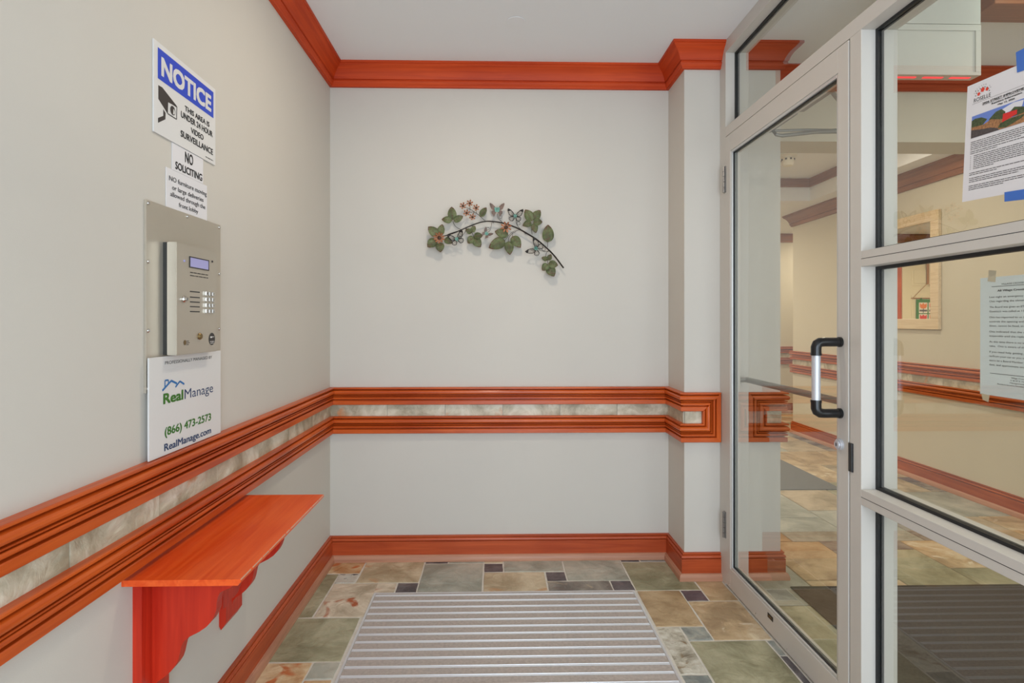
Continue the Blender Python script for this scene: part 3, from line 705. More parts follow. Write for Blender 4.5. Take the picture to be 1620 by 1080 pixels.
for k in range(24):
    a0, a1 = 2*PI*k/24, 2*PI*(k+1)/24
    PL.poly(bm, [(1.4605+0.0115*math.cos(a0), 1.7508+0.0115*math.sin(a0)), (1.4605+0.0115*math.cos(a1), 1.7508+0.0115*math.sin(a1)), (1.4635+0.0072*math.cos(a1), 1.7495+0.0072*math.sin(a1)), (1.4635+0.0072*math.cos(a0), 1.7495+0.0072*math.sin(a0))], 0.0046)
PL.poly(bm, [(1.4615+0.0085*math.cos(t), 1.7505+0.0085*math.sin(t)) for t in [PI*0.4+PI*1.1*k/10 for k in range(11)]], 0.0045)
obj('camera_pictogram', bm, M['cam_ink'], sg)

sg = thing('door_policy_sign', 'small white NO SOLICITING label directly below the blue surveillance notice', 'sign', (XL, 1.54, 1.6))
flat('label_sheet', 1.462, 1.616, 1.6005, 1.6702, 0.0006, 0.0020, 'paper', sg)
bm = BM(); PL.text(bm, 'NO', 1.5215, 1.5615, 1.636, 1.6665, 0.0024, 0.022); PL.text(bm, 'SOLICITING', 1.4757, 1.6091, 1.606, 1.627, 0.0024, 0.026); obj('lettering', bm, M['ink'], sg)

sg = thing('moving_policy_sign', 'white paper sign about furniture moving, tucked above the steel intercom plate', 'sign', (XL, 1.54, 1.5))
flat('label_sheet', 1.4355, 1.638, 1.4999, 1.6000, 0.0006, 0.0018, 'paper', sg)
bm = BM()
for t, a, b_, z0, z1 in (('NO furniture moving', 1.4481, 1.6344, 1.5695, 1.5825), ('or large deliveries', 1.4614, 1.6168, 1.5490, 1.5615), ('allowed through the', 1.4535, 1.6265, 1.5305, 1.5430), ('front lobby', 1.492, 1.5883, 1.5105, 1.5225)):
    PL.text(bm, t, a, b_, z0, z1, 0.0022, 0.010)
obj('lettering', bm, M['ink_grey'], sg)

# ---- entry intercom
ic = thing('intercom_panel', 'stainless steel entry intercom with keypad on a screwed steel wall plate', 'intercom', (XL, 1.53, 1.04))
flat('wall_plate', 1.347, 1.7092, 1.039, 1.4985, 0.0, 0.006, 'steel', ic, 0.0006)
for y, z in ((1.3535, 1.4907), (1.5249, 1.4907), (1.6985, 1.4907), (1.3535, 1.3519), (1.6985, 1.3518), (1.3535, 1.1875), (1.6985, 1.1874), (1.3525, 1.0495)):
    bm = BM(); lathe(bm, [(0.0046, 0.006), (0.0044, 0.008), (0.0032, 0.0098), (0.0012, 0.0104)], (XL, y, z), 'X', 14); obj('screw', bm, M['chrome'], ic, smooth=True)
flat('housing', 1.4150, 1.6170, 1.1260, 1.4070, 0.006, 0.016, 'black', ic)
cv = flat('cover', 1.4135, 1.6185, 1.1250, 1.4075, 0.016, 0.040, 'steel', ic, 0.0015)
hx = 0.0400
flat('screen', 1.4739, 1.5676, 1.3518, 1.3760, hx, hx+0.0012, 'lcd', ic)
for a in ((1.4715, 1.4739, 1.3495, 1.3785), (1.5676, 1.5700, 1.3495, 1.3785), (1.4739, 1.5676, 1.3495, 1.3518), (1.4739, 1.5676, 1.3760, 1.3785)): flat('screen_frame', *a, hx, hx+0.002, 'cam_ink', ic)
bm = BM(); rr = random.Random(5); PL.words(bm, 1.4754, 1.5672, 1.336, 0.0038, rr, hx+0.0004); obj('print', bm, M['cam_ink'], ic); bm = BM(); PL.words(bm, 1.4754, 1.5672, 1.328, 0.0038, rr, hx+0.0004); obj('print', bm, M['cam_ink'], ic); bm = BM()
bx0 = 1.4615
for k in range(3): PL.rect(bm, bx0-0.004, bx0+0.008+0.004*(k % 2), 1.158-0.0045*k, 1.1598-0.0045*k, hx+0.0004)
obj('print', bm, M['cam_ink'], ic)
bm = BM(); PL.disc(bm, 1.4510, 1.1555, 0.0062, hx+0.0004, ry=0.0066); obj('maker_mark', bm, M['brass'], ic)
for y, z in ((1.4483, 1.3638), (1.5898, 1.3770)):
    bm = BM(); lathe(bm, [(0.0030, hx), (0.0026, hx+0.002), (0.001, hx+0.0024)], (XL, y, z), 'X', 12); obj('camera_dot', bm, M['lcd'] if y < 1.5 else M['cam_ink'], ic, smooth=True)
bm = BM(); lathe(bm, [(0.0085, hx), (0.0085, hx+0.004), (0.0070, hx+0.007), (0.0050, hx+0.0075), (0.0048, hx+0.011), (0.003, hx+0.0115)], (XL, 1.4430, 1.2661), 'X', 20); lk = obj('lock_cylinder', bm, M['chrome'], ic, smooth=True)
bm = BM(); PL.slab(bm, 1.4424, 1.4436, 1.2630, 1.2692, hx+0.0112, hx+0.0122); obj('keyway', bm, M['black'], lk)
for z in (1.2875, 1.273, 1.2606, 1.2483, 1.2354): flat('speaker_slot', 1.4757, 1.5233, z-0.0014, z+0.0014, hx, hx+0.0006, 'black', ic)
for r in range(4):
    for c in range(3):
        y = 1.5500+c*0.0175; z = 1.2860-r*0.0160
        kk = flat('key', y, y+0.0130, z-0.0055, z+0.0055, hx, hx+0.0045, 'chrome', ic, 0.0012)
        bm = BM(); t = ['1', '2', '3', '4', '5', '6', '7', '8', '9', '*', '0', '#'][r*3+c]
        PL.text(bm, t, y+0.0045, y+0.0068, z-0.003, z+0.003, hx+0.0049); obj('lettering', bm, M['ink'], kk)
bm = BM(); lathe(bm, [(0.0090, hx), (0.0088, hx+0.003), (0.0065, hx+0.006), (0.0030, hx+0.0065)], (XL, 1.5223, 1.1697), 'X', 20); obj('push_button', bm, M['brass'], ic, smooth=True)
bm = BM(); PL.disc(bm, 1.5881, 1.1605, 0.0172, hx+0.0006, n=28); stk = obj('round_sticker', bm, M['cam_ink'], ic)
bm = BM(); PL.rect(bm, 1.578, 1.588, 1.1635, 1.168, hx+0.0009); PL.words(bm, 1.588, 1.599, 1.1655, 0.003, rr, hx+0.0009); PL.words(bm, 1.577, 1.600, 1.1525, 0.003, rr, hx+0.0009); PL.words(bm, 1.579, 1.597, 1.1480, 0.003, rr, hx+0.0009); obj('print', bm, M['white'], stk)

sg = thing('management_sign', 'white property management sign with house roof logo and phone number resting on chair rail', 'sign', (XL, 1.52, 0.878))
bm = BM(); yb0, yb1, zt_, zb_ = 1.3440, 1.6930, 1.1230, 0.8780
PL.slab(bm, yb0, yb1, zb_, zt_, 0.0110, 0.0145, 0, 0.0005); obj('sign_board', bm, M['white'], sg)
h = 0.0149
bm = BM(); PL.text(bm, 'PROFESSIONALLY MANAGED BY', 1.4085, 1.6405, 1.1026, 1.1112, h, 0.0); obj('lettering', bm, M['ink'], sg)
bm = BM(); PL.text(bm, 'Real', 1.4010, 1.4895, 1.0051, 1.0330, h, 0.034); obj('lettering', bm, M['green_ink'], sg); bm = BM(); PL.text(bm, '(866) 473-2573', 1.4070, 1.6340, 0.9258, 0.9478, h, 0.022); obj('lettering', bm, M['green_ink'], sg)
bm = BM(); PL.text(bm, 'Manage', 1.4965, 1.6465, 1.0053, 1.0320, h, 0.0); obj('lettering', bm, M['navy_ink'], sg); bm = BM(); PL.text(bm, 'RealManage.com', 1.4052, 1.6342, 0.8885, 0.9075, h, 0.020); obj('lettering', bm, M['navy_ink'], sg)
bm = BM(); PL.line(bm, [(1.3973, 1.0395), (1.4353, 1.0601), (1.4612, 1.0500)], 0.0055, h); PL.line(bm, [(1.4537, 1.0415), (1.474, 1.0545), (1.4949, 1.0446)], 0.0050, h+0.0001)
PL.line(bm, [(1.4080, 1.047), (1.4080, 1.0632), (1.4225, 1.0632), (1.4225, 1.056)], 0.0040, h+0.0002); obj('roof_logo', bm, M['sky_ink'], sg)

# ---------------------------------------------------------------- wall shelf under the chair rail
sh = thing('wall_shelf', 'red-stained wooden wall shelf with scrolled brackets below the chair rail', 'shelf', (XL, 1.57, 0.34))
SX1, SY0, SY1, SZ = -0.566, 1.268, 1.884, 0.633
bm = BM(); prism(bm, [(XL, SZ), (SX1-0.003, SZ), (SX1, SZ-0.002), (SX1, SZ-0.007), (SX1-0.003, SZ-0.009), (SX1-0.006, SZ-0.014), (XL, SZ-0.014)], SY0, SY1, 'Y')
obj('shelf_board', bm, M['shelf'], sh)
bm = BM()
rr = random.Random(11); y = SY0+0.002
while y < SY1-0.02:
    L = rr.uniform(0.02, 0.09); box(bm, SX1-0.0012, SX1+0.0002, y, min(y+L, SY1), SZ-rr.uniform(0.0020, 0.0030), SZ+0.0002); y += L+rr.uniform(0, 0.012)
obj('worn_highlight_edge', bm, M['worn_highlight'], sh)
bp = [(-0.612, 0.619), (-0.614, 0.588), (-0.626, 0.577), (-0.640, 0.571), (-0.650, 0.566), (-0.655, 0.556), (-0.658, 0.541), (-0.659, 0.524), (-0.664, 0.510), (-0.672, 0.496), (-0.682, 0.485), (-0.698, 0.474), (-0.714, 0.466),
      (-0.726, 0.460), (-0.734, 0.452), (-0.740, 0.441), (-0.743, 0.428), (-0.746, 0.414), (-0.750, 0.402), (-0.757, 0.391), (-0.766, 0.380), (-0.780, 0.368), (-0.796, 0.357), (-0.806, 0.346), (-0.8085, 0.330), (-0.8085, 0.619)]
for y0 in (1.347, 1.752):
    bm = BM(); prism(bm, bp, y0, y0+0.028, 'Y'); bmesh.ops.triangulate(bm, faces=[f for f in bm.faces if len(f.verts) > 4])
    b_ = obj('bracket', bm, M['bracket'], sh)
    bm = BM(); prism(bm, [(XL, 0.619), (XL, 0.29), (XL+0.006, 0.278), (XL+0.021, 0.30), (XL+0.021, 0.619)], y0-0.040, y0+0.068, 'Y'); obj('back_plate', bm, M['bracket'], b_)
bm = BM()
prism(bm, [(1.43, 0.619), (1.43, 0.484), (1.452, 0.484), (1.470, 0.490), (1.486, 0.486), (1.512, 0.488), (1.530, 0.500), (1.545, 0.525), (1.552, 0.560), (1.570, 0.590), (1.600, 0.600), (1.600, 0.619)], -0.7, -0.682, 'X')
obj('apron', bm, M['bracket'], sh)

# ---------------------------------------------------------------- metal vine on the back wall
vn = thing('vine_wall_ornament', 'arched metal vine wall ornament with green leaves, copper flowers and butterflies', 'ornament', (0.0, YB, 1.55))
def W(x, y, d=0.035):            # place on the wall, from measured ornament coordinates
    p = on_y(650+x/6.0, 290+y/6.0, YB-d); return p
S1 = (W(100, 0)-W(0, 0)).length/100      # metres per unit
bm = BM(); bp_ = smoothline([W(300, 503), W(390, 478), W(480, 440), W(590, 393), W(680, 365), W(760, 360), W(880, 378), W(1000, 420), W(1090, 468), W(1190, 530), W(1280, 605), W(1360, 685), W(1450, 803)], 5)
n = len(bp_); tube(bm, bp_, [0.0016+0.0022*min(1, 0.35+i/n) for i in range(n)], 8)
tube(bm, [W(350, 487), W(440, 458)], 0.0034, 8)
stem = obj('branch', bm, M['iron'], vn, smooth=True)
for x, y in ((520, 424), (1090, 468), (780, 361)):      # pegs to the wall
    bm = BM(); a = W(x, y); tube(bm, [a, (a.x, YB-0.0005, a.z)], 0.0022, 6); obj('wall_peg', bm, M['iron'], vn)
def twig(pts, d=0.033, r=0.0011):
    bm = BM(); tube(bm, smoothline([W(x, y, d) for x, y in pts], 5), r, 6); obj('twig', bm, M['iron'], vn, smooth=True)
def leaf(bx, by, tx, ty, wd, d=0.035, lift=0.010):
    a = W(bx, by, d); t = W(tx, ty, d); ax = (t-a); L = ax.length; ax.normalize(); sd = Vector((ax.z, 0, -ax.x)); wd = wd*S1/2
    bm = BM(); n = 10; rows = []
    for i in range(n+1):
        f = i/n; wv = wd*(f**0.55*(1-f)**0.85/0.391)
        c = a+ax*(L*f); out = -Vector((0, 1, 0))*(lift*math.sin(PI*f*0.9))
        if i in (0, n): rows.append([bm.verts.new(c+out)])
        else:
            rows.append([bm.verts.new(c+out+sd*wv*s-Vector((0, 1, 0))*(0.10*wv*abs(s))) for s in (-1, -0.5, 0, 0.5, 1)])
    for i in range(n):
        A, B = rows[i], rows[i+1]
        mi = 1 if i >= n-1 else 0
        if len(A) == 1:
            for k in range(4): bm.faces.new((A[0], B[k], B[k+1])).material_index = mi
        elif len(B) == 1:
            for k in range(4): bm.faces.new((A[k], B[0], A[k+1])).material_index = mi
        else:
            for k in range(4): bm.faces.new((A[k], B[k], B[k+1], A[k+1])).material_index = 1 if (i >= n-2 and k in (0, 3)) else mi
    bmesh.ops.solidify(bm, geom=bm.faces[:], thickness=0.0009)
    lf = obj('leaf', bm, [M['leaf'], M['leaf_tip']], vn, smooth='all')
    bm = BM(); dn = -0.0012
    tube(bm, [a+ax*(L*f)-Vector((0, 1, 0))*(lift*math.sin(PI*f*0.9)+0.0008) for f in (0.0, 0.2, 0.4, 0.6, 0.8, 0.97)], [0.0008, 0.0008, 0.0007, 0.0006, 0.0005, 0.0003], 5)
    for s in (-1, 1):
        for f in (0.3, 0.5, 0.7):
            wv = wd*math.sin(PI*f**0.8)**0.82*0.75
            c0 = a+ax*(L*f)-Vector((0, 1, 0))*(lift*math.sin(PI*f*0.9)+0.0008)
            tube(bm, [c0, c0+sd*s*wv+ax*(wv*0.6)-Vector((0, 1, 0))*(0.06*wv)], [0.0005, 0.0003], 4)
    obj('vein', bm, M['leaf_tip'], lf)
for q in [(262, 500, 165, 412, 88, 0.038), (278, 495, 300, 388, 72, 0.038), (242, 535, 158, 606, 92, 0.038), (275, 560, 282, 656, 84, 0.038), (318, 528, 398, 569, 66, 0.038),
          (398, 348, 387, 222, 84, 0.03), (392, 352, 292, 343, 66, 0.03), (408, 360, 497, 313, 66, 0.03),
          (578, 472, 520, 437, 52, 0.03), (578, 465, 610, 404, 52, 0.03), (598, 505, 684, 496, 68, 0.035), (600, 510, 538, 569, 76, 0.03), (602, 525, 663, 606, 86, 0.035),
          (660, 316, 718, 229, 62, 0.028),
          (1150, 358, 1084, 249, 92, 0.035), (1158, 350, 1229, 255, 84, 0.035), (1145, 372, 1058, 402, 66, 0.035), (1162, 372, 1249, 366, 70, 0.035), (1160, 380, 1188, 472, 68, 0.035),
          (1300, 560, 1302, 392, 112, 0.03),
          (925, 490, 795, 456, 92, 0.03), (895, 540, 738, 614, 112, 0.035), (925, 548, 941, 680, 88, 0.035), (962, 502, 1042, 612, 92, 0.035),
          (1296, 728, 1240, 703, 46, 0.03), (1300, 730, 1332, 673, 50, 0.03), (1305, 762, 1396, 778, 76, 0.035), (1302, 765, 1246, 827, 76, 0.035), (1302, 790, 1361, 884, 92, 0.035)]:
    leaf(*q)
for pts in ([(400, 360), (408, 385), (432, 415), (478, 440)], [(712, 360), (665, 320), (622, 283), (540, 232)], [(622, 283), (590, 270), (532, 282)], [(600, 270), (585, 318)], [(622, 283), (625, 240)], [(562, 250), (560, 195)], [(540, 235), (495, 215)],
            [(660, 316), (655, 312)], [(1152, 395), (1145, 430), (1152, 485)], [(1300, 556), (1298, 605)], [(892, 545), (925, 500), (965, 462), (1040, 438)], [(925, 548), (930, 515), (965, 475), (1000, 458)], [(962, 500), (966, 485), (960, 470)],
            [(1325, 637), (1295, 650), (1283, 672), (1284, 705), (1298, 735)], [(1298, 735), (1302, 765), (1302, 790)], [(575, 440), (582, 470), (600, 510), (605, 530)], [(575, 440), (590, 395)]):
    twig(pts)
def loop_twig(pts, cx, cy, r):
    twig(pts); twig([(cx+r*math.cos(2*PI*k/12), cy+r*math.sin(2*PI*k/12)) for k in range(13)], r=0.0009)
loop_twig([(822, 285), (825, 325), (848, 350), (872, 372)], 850, 318, 15)
loop_twig([(998, 340), (1002, 375), (1015, 405), (1040, 432)], 1022, 380, 16)
loop_twig([(450, 512), (490, 490), (515, 460), (530, 425)], 478, 467, 15)
loop_twig([(722, 470), (748, 450), (762, 410), (768, 365)], 732, 430, 13)
loop_twig([(1205, 628), (1240, 640), (1285, 645), (1325, 636)], 1262, 625, 15)
def flower(cx, cy, r, npet, d, curl):
    c = W(cx, cy, d); R = r*S1; bm = BM()
    for k in range(npet):
        a = 2*PI*k/npet+0.3; dr_ = Vector((math.cos(a), 0, math.sin(a))); sd = Vector((-math.sin(a), 0, math.cos(a)))
        rows = []
        for i, (f, wv) in enumerate(((0.18, 0.06), (0.45, 0.13), (0.72, 0.17 if npet > 7 else 0.24), (0.92, 0.13), (1.0, 0.03))):
            out = -Vector((0, 1, 0))*(curl*R*(f**1.6)); 
            rows.append([bm.verts.new(c+dr_*R*f+out+sd*R*wv*s-Vector((0, 1, 0))*(0.10*R*abs(s))) for s in (-1, 0, 1)])
        for A, B in zip(rows, rows[1:]):
            for j in range(2): bm.faces.new((A[j], B[j], B[j+1], A[j+1]))
    bmesh.ops.solidify(bm, geom=bm.faces[:], thickness=0.0007)
    fo = obj('flower', bm, M['copper'], vn, smooth='all')
    bm = BM(); lathe(bm, [(R*0.38, 0.001), (R*0.34, -R*0.12), (R*0.17, -R*0.20), (R*0.05, -R*0.22)], c, 'Y', 12); obj('flower_centre', bm, M['flower_core'], fo, smooth=True)
flower(270, 518, 54, 10, 0.052, 0.35); flower(903, 418, 54, 8, 0.055, 0.35)
for x, y in ((495, 215), (560, 190), (620, 232), (530, 282), (585, 320)): flower(x, y, 33, 6, 0.036, 0.55)
def butterfly(cx, cy, size, rot, filigree, d=0.036):
    c = W(cx, cy, d); sc = size*S1
    ca, sa = math.cos(rot), math.sin(rot)
    def Q(x, y, o=0): return c+Vector(((x*ca-y*sa)*sc, -o, (x*sa+y*ca)*sc))
    bm = BM(); tube(bm, [Q(0, 0.18, 0.002), Q(0, 0.05, 0.003), Q(0, -0.2, 0.002)], [0.0012, 0.0022, 0.001], 6)
    for s in (-1, 1): tube(bm, [Q(0, 0.18, 0.002), Q(s*0.06, 0.30, 0.004)], 0.0004, 4)
    for s in (-1, 1):                              # verdigris plate around the body
        prof = [(0, 0.16), (s*0.20, 0.18), (s*0.18, 0.02), (s*0.14, -0.16), (0, -0.14)]
        k = 1.0 if not filigree else 0.6
        vs = [bm.verts.new(Q(x*k, y*k, 0.0012+abs(x)*0.02)) for x, y in prof]; bm.faces.new(vs)
    bo = obj('butterfly', bm, M['teal'], vn)
    for s in (-1, 1):
        up = [(0.03, 0.08), (0.16, 0.26), (0.34, 0.42), (0.52, 0.50), (0.54, 0.38), (0.48, 0.22), (0.42, 0.08), (0.30, -0.02), (0.03, -0.02)]
        lo = [(0.03, -0.01), (0.28, -0.04), (0.40, -0.12), (0.38, -0.28), (0.27, -0.38), (0.24, -0.52), (0.18, -0.40), (0.08, -0.22)]
        if filigree: lo = [(0.03, -0.01), (0.28, -0.04), (0.40, -0.10), (0.40, -0.24), (0.30, -0.34), (0.16, -0.34), (0.06, -0.20)]
        bm = BM()
        def lift(x): return 0.001+abs(x)*sc*0.35/sc*0.03
        if not filigree:
            for P in (up, lo):
                A = [bm.verts.new(Q(s*x, y, lift(x))) for x, y in P]; B = [bm.verts.new(Q(s*x, y, lift(x)-0.0008)) for x, y in P]
                for t3 in tessellate_polygon([[Vector((x, y, 0)) for x, y in P]]): bm.faces.new([A[i] for i in t3]); bm.faces.new([B[i] for i in t3[::-1]])
                for i in range(len(P)): bm.faces.new((A[i], B[i], B[(i+1) % len(P)], A[(i+1) % len(P)]))
            obj('wing', bm, M['wing'], bo)
        else:
            for P in (up, lo):
                pts = [Q(s*x, y, lift(x)) for x, y in P]; tube(bm, pts+[pts[0]], 0.0015, 5)
                cxm = sum(p[0] for p in P)/len(P); cym = sum(p[1] for p in P)/len(P)
                for k in range(1, len(P)-1):
                    tube(bm, [Q(s*0.06, 0.0, 0.001), Q(s*(P[k][0]*0.62+cxm*0.12), P[k][1]*0.62+cym*0.12, 0.002)], 0.0005, 4)
                inner = [Q(s*(x*0.72+cxm*0.22), y*0.72+cym*0.22, lift(x)) for x, y in P]; tube(bm, inner+[inner[0]], 0.0008, 5)
                for k in range(len(P)): tube(bm, [pts[k], inner[k]], 0.0005, 4)
            # dark solid wing tips
            tip = [(0.30, 0.38), (0.52, 0.50), (0.54, 0.38), (0.48, 0.30)]
            bm.faces.new([bm.verts.new(Q(s*x, y, lift(x)+0.0004)) for x, y in tip])
            obj('wing', bm, M['iron'], bo)
butterfly(818, 252, 132, 0.0, False); butterfly(990, 312, 138, -0.05, True); butterfly(437, 530, 140, 0.35, True, 0.05); butterfly(718, 478, 92, -0.75, False, 0.045); butterfly(1188, 618, 150, 1.05, True, 0.045)

# ---------------------------------------------------------------- walk-off mat in the vestibule
mt = thing('entrance_mat', 'aluminium railed walk-off mat with grey-brown carpet strips set in the slate floor', 'mat', (0.05, 1.7, 0))
bm = BM()
fw = 0.009
for a in ((MX0, MX1, MY1-fw, MY1), (MX0, MX1, MY0, MY0+fw), (MX0, MX0+fw, MY0+fw, MY1-fw), (MX1-fw, MX1, MY0+fw, MY1-fw)): box(bm, *a, -0.003, 0.0015)
obj('mat_frame', bm, M['mat_rail'], mt)
pitch = 0.0513; y = 2.4845; ys = []
while y > MY0+0.03: ys.append(y); y -= pitch
for y in ys:
    bm = BM(); x0, x1 = MX0+0.011, MX1-0.011
    prism(bm, [(y-0.0068, -0.003), (y-0.0068, 0.0020), (y-0.0056, 0.0032), (y-0.0025, 0.0032), (y-0.0015, 0.0016), (y+0.0015, 0.0016), (y+0.0025, 0.0032), (y+0.0056, 0.0032), (y+0.0068, 0.0020), (y+0.0068, -0.003)], x0, x1, 'X')
    obj('mat_rail', bm, M['mat_rail'], mt)
    bm = BM(); box(bm, x0, x1, y-pitch+0.0074, y-0.0074, -0.003, 0.0012); obj('carpet_strip', bm, M['mat_carpet'], mt)
bm = BM(); box(bm, x0, x1, ys[0]+0.0074, MY1-fw-0.001, -0.003, 0.0012); obj('carpet_strip', bm, M['mat_carpet'], mt)
# lobby mats
bm = BM(); box(bm, 1.345, 2.70, 0.56, 2.52, 0.0008, 0.007, 0.002); tag(obj('door_mat', bm, M['mat_dark'], loc=(2.0, 1.5, 0)), 'dark brown pile mat on lobby floor just behind the glass storefront', 'mat')
bm = BM(); box(bm, 1.50, 2.50, 3.975, 5.60, 0.0008, 0.007, 0.002); tag(obj('floor_runner', bm, M['runner'], loc=(2.0, 4.8, 0)), 'grey carpet runner on the slate floor further back in the lobby', 'carpet')

# ---------------------------------------------------------------- ceiling fittings
bm = BM(); c = (0.095, 2.415, ZC); lathe(bm, [(0.0415, -0.0012), (0.0415, -0.0025), (0.0410, -0.0032)], c, 'Z', 40); lathe(bm, [(0.036, 0.0), (0.036, -0.0012)], c, 'Z', 24)
tag(obj('sprinkler_cover', bm, M['ceiling'], loc=c), 'flat round white sprinkler cover plate in the vestibule ceiling', 'cover plate')
for k, (x, y, z, p, c) in enumerate(DOWNLIGHTS):
    zc = z+0.002
    t = thing('downlight', ['recessed downlight in vestibule ceiling nearest the vine ornament', 'recessed downlight in vestibule ceiling nearest the street doors', 'recessed downlight in lobby ceiling nearest the street', 'recessed downlight in lobby ceiling behind the exit sign',
              'recessed downlight in the raised tray ceiling', 'recessed downlight in soffit beyond the tray ceiling', 'recessed downlight in soffit behind the vestibule', 'recessed downlight in soffit of the side corridor'][k], 'light', (x, y, zc))
    bm = BM(); lathe(bm, [(0.075, 0), (0.074, -0.006), (0.064, -0.009), (0.062, -0.004), (0.062, 0)], (x, y, zc), 'Z', 28); obj('trim_ring', bm, M['plastic'], t, smooth=True)
    bm = BM(); lathe(bm, [(0.061, -0.001), (0.060, -0.003), (0.03, -0.004)], (x, y, zc), 'Z', 28); obj('lens', bm, M['lens'], t, smooth=True)
sd = thing('smoke_detector', 'round ivory smoke detector on the tray ceiling of the lobby', 'smoke detector', (2.40, 4.53, ZT))
bm = BM(); lathe(bm, [(0.070, 0), (0.070, -0.012), (0.052, -0.020), (0.050, -0.030)], (2.40, 4.53, ZT), 'Z', 28); obj('base', bm, M['plastic'], sd, smooth=True)
bm = BM(); lathe(bm, [(0.046, -0.030), (0.048, -0.034), (0.046, -0.075), (0.036, -0.092), (0.01, -0.096)], (2.40, 4.53, ZT), 'Z', 28); obj('sensor_cap', bm, M['plastic'], sd, smooth=True)
for k in range(8):
    a = 2*PI*k/8; bm = BM(); x, y = 2.40+0.0465*math.cos(a), 4.53+0.0465*math.sin(a); lathe(bm, [(0.008, -0.038), (0.008, -0.050)], (x, y, ZT), 'Z', 8); obj('vent', bm, M['cam_ink'], sd)
# exit sign hung from the lobby ceiling
ey0, ey1, ex0, ex1, ez0, ez1 = 2.04, 2.088, 1.455, 1.805, 2.121, 2.308
ex = thing('exit_sign', 'boxy white exit sign with three red lamp openings underneath, hung from lobby ceiling', 'exit sign', ((ex0+ex1)/2, 2.06, ez0))
bm = BM(); box(bm, ex0, ex1, ey0+0.004, ey1, ez0, ez1, 0.002); obj('housing', bm, M['exit_white'], ex)
for a in ((ex0, ex1, ez1-0.022, ez1), (ex0, ex1, ez0, ez0+0.012), (ex0, ex0+0.02, ez0+0.012, ez1-0.022), (ex1-0.02, ex1, ez0+0.012, ez1-0.022)):
    bm = BM(); box(bm, a[0], a[1], ey0, ey0+0.0055, a[2], a[3], 0.001); obj('face_frame', bm, M['exit_white'], ex)
bm = BM(); box(bm, ex0, ex1, ey0+0.002, ey1, ez1+0.003, ZC, 0.001); obj('ceiling_box', bm, M['exit_white'], ex)
for k in range(3):
    bm = BM(); x = ex0+0.045+k*0.103; box(bm, x, x+0.075, ey0+0.018, ey0+0.029, ez0-0.0015, ez0+0.004); obj('red_lamp', bm, M['exit_red'], ex)
# dome lamp
dl = thing('dome_light', 'small glowing dome light on lobby ceiling in front of the wooden beam', 'light', (1.985, 1.97, ZC))
bm = BM(); lathe(bm, [(0.085, 0), (0.085, -0.02), (0.08, -0.024)], (1.985, 1.97, ZC), 'Z', 28); obj('base', bm, M['plastic'], dl, smooth=True)
bm = BM(); lathe(bm, [(0.078, -0.024), (0.078, -0.06), (0.068, -0.10), (0.045, -0.128), (0.015, -0.138)], (1.985, 1.97, ZC), 'Z', 28); obj('diffuser', bm, M['lamp'], dl, smooth=True)

# ---------------------------------------------------------------- notices taped to the storefront glass
def sheet(name, label, TL, TR, m, tilt_d, pw=0.2075, phh=0.268):
    o = TL; u = (TR-TL); v = Vector((1, 0, 0)).cross(u) ; v.normalize()
    if v.z < 0: v = -v
    P = Plane(o - v*phh, u, v)         # origin = bottom-left
    t = thing(name, label, 'notice', P.at(pw/2, 0))
    bm = BM(); P.slab(bm, 0, pw, 0, phh, 0, 0.0004); obj('sheet', bm, M[m], t)
    return t, P
XS = GX0-0.0012
t, P = sheet('street_notice', 'white street improvement notice with rose logo and photograph, blue-taped to the glass', on_x(1531, 137, XS), on_x(1620, 99, XS), 'paper', 0)
hh = 0.0008
bm = BM()
P.text(bm, 'ROSELLE', 0.020, 0.064, 0.2245, 0.2335, hh, -0.006)
a = 0.021
for k, ch in enumerate('VILLAGE OF'):
    if ch == ' ': continue
    th = PI*(0.86-0.72*k/9); ux, vx = 0.042+0.0235*math.cos(th), 0.2355+0.0215*math.sin(th); P.text(bm, ch, ux-0.001, ux+0.001, vx-0.0012, vx+0.0016, hh)
P.text(bm, '2026 STREET IMPROVEMENTS', 0.044, 0.160, 0.2120, 0.2170, hh, 0.012); P.rect(bm, 0.044, 0.160, 0.2105, 0.2110, hh)
P.text(bm, 'Resident Information', 0.068, 0.140, 0.2050, 0.2090, hh, 0.010); P.text(bm, 'May 12, 2026', 0.084, 0.124, 0.1985, 0.2020, hh, 0.010)
for k in range(9):
    th = PI*(0.93-0.86*k/8); ux, vx = 0.042+0.0185*math.cos(th), 0.2350+0.0165*math.sin(th); P.disc(bm, ux, vx, 0.0013, hh, n=7)
obj('lettering', bm, M['ink'], t)
bm = BM(); P.rect(bm, 0.016, 0.190, 0.2212, 0.2217, hh); rr = random.Random(2)
rows = [(0.150, 4), (0.1285, 2), (0.108, 8), (0.062, 2), (0.047, 3), (0.030, 3)]
for v0, cnt in ((0.1335, 5), (0.1115, 2), (0.1010, 8), (0.0625, 2), (0.0505, 3), (0.0330, 3)):
    for r in range(cnt):
        ind = 0.010 if cnt == 8 else 0
        if ind: P.rect(bm, 0.0180, 0.0195, v0-0.0042*r, v0-0.0042*r+0.0015, hh)
        P.words(bm, 0.017+ind, 0.190 if r < cnt-1 else rr.uniform(0.07, 0.15), v0-0.0042*r, 0.0026, rr, hh)
obj('print', bm, M['ink_grey'], t)
for k, (ux, vx, r) in enumerate(((0.0325, 0.2400, 0.0038), (0.0425, 0.2465, 0.0050), (0.0540, 0.2440, 0.0038))):
    bm = BM(); P.poly(bm, [(ux+r*(1+0.16*math.cos(5*q))*math.cos(q), vx+r*(1+0.16*math.cos(5*q))*math.sin(q)) for q in [2*PI*j/20 for j in range(20)]], hh+0.0001); obj('rose_logo', bm, M['fab_red'], t)
ph0 = lambda a_, b_: (0.017+a_*0.173, 0.1435+b_*0.050)
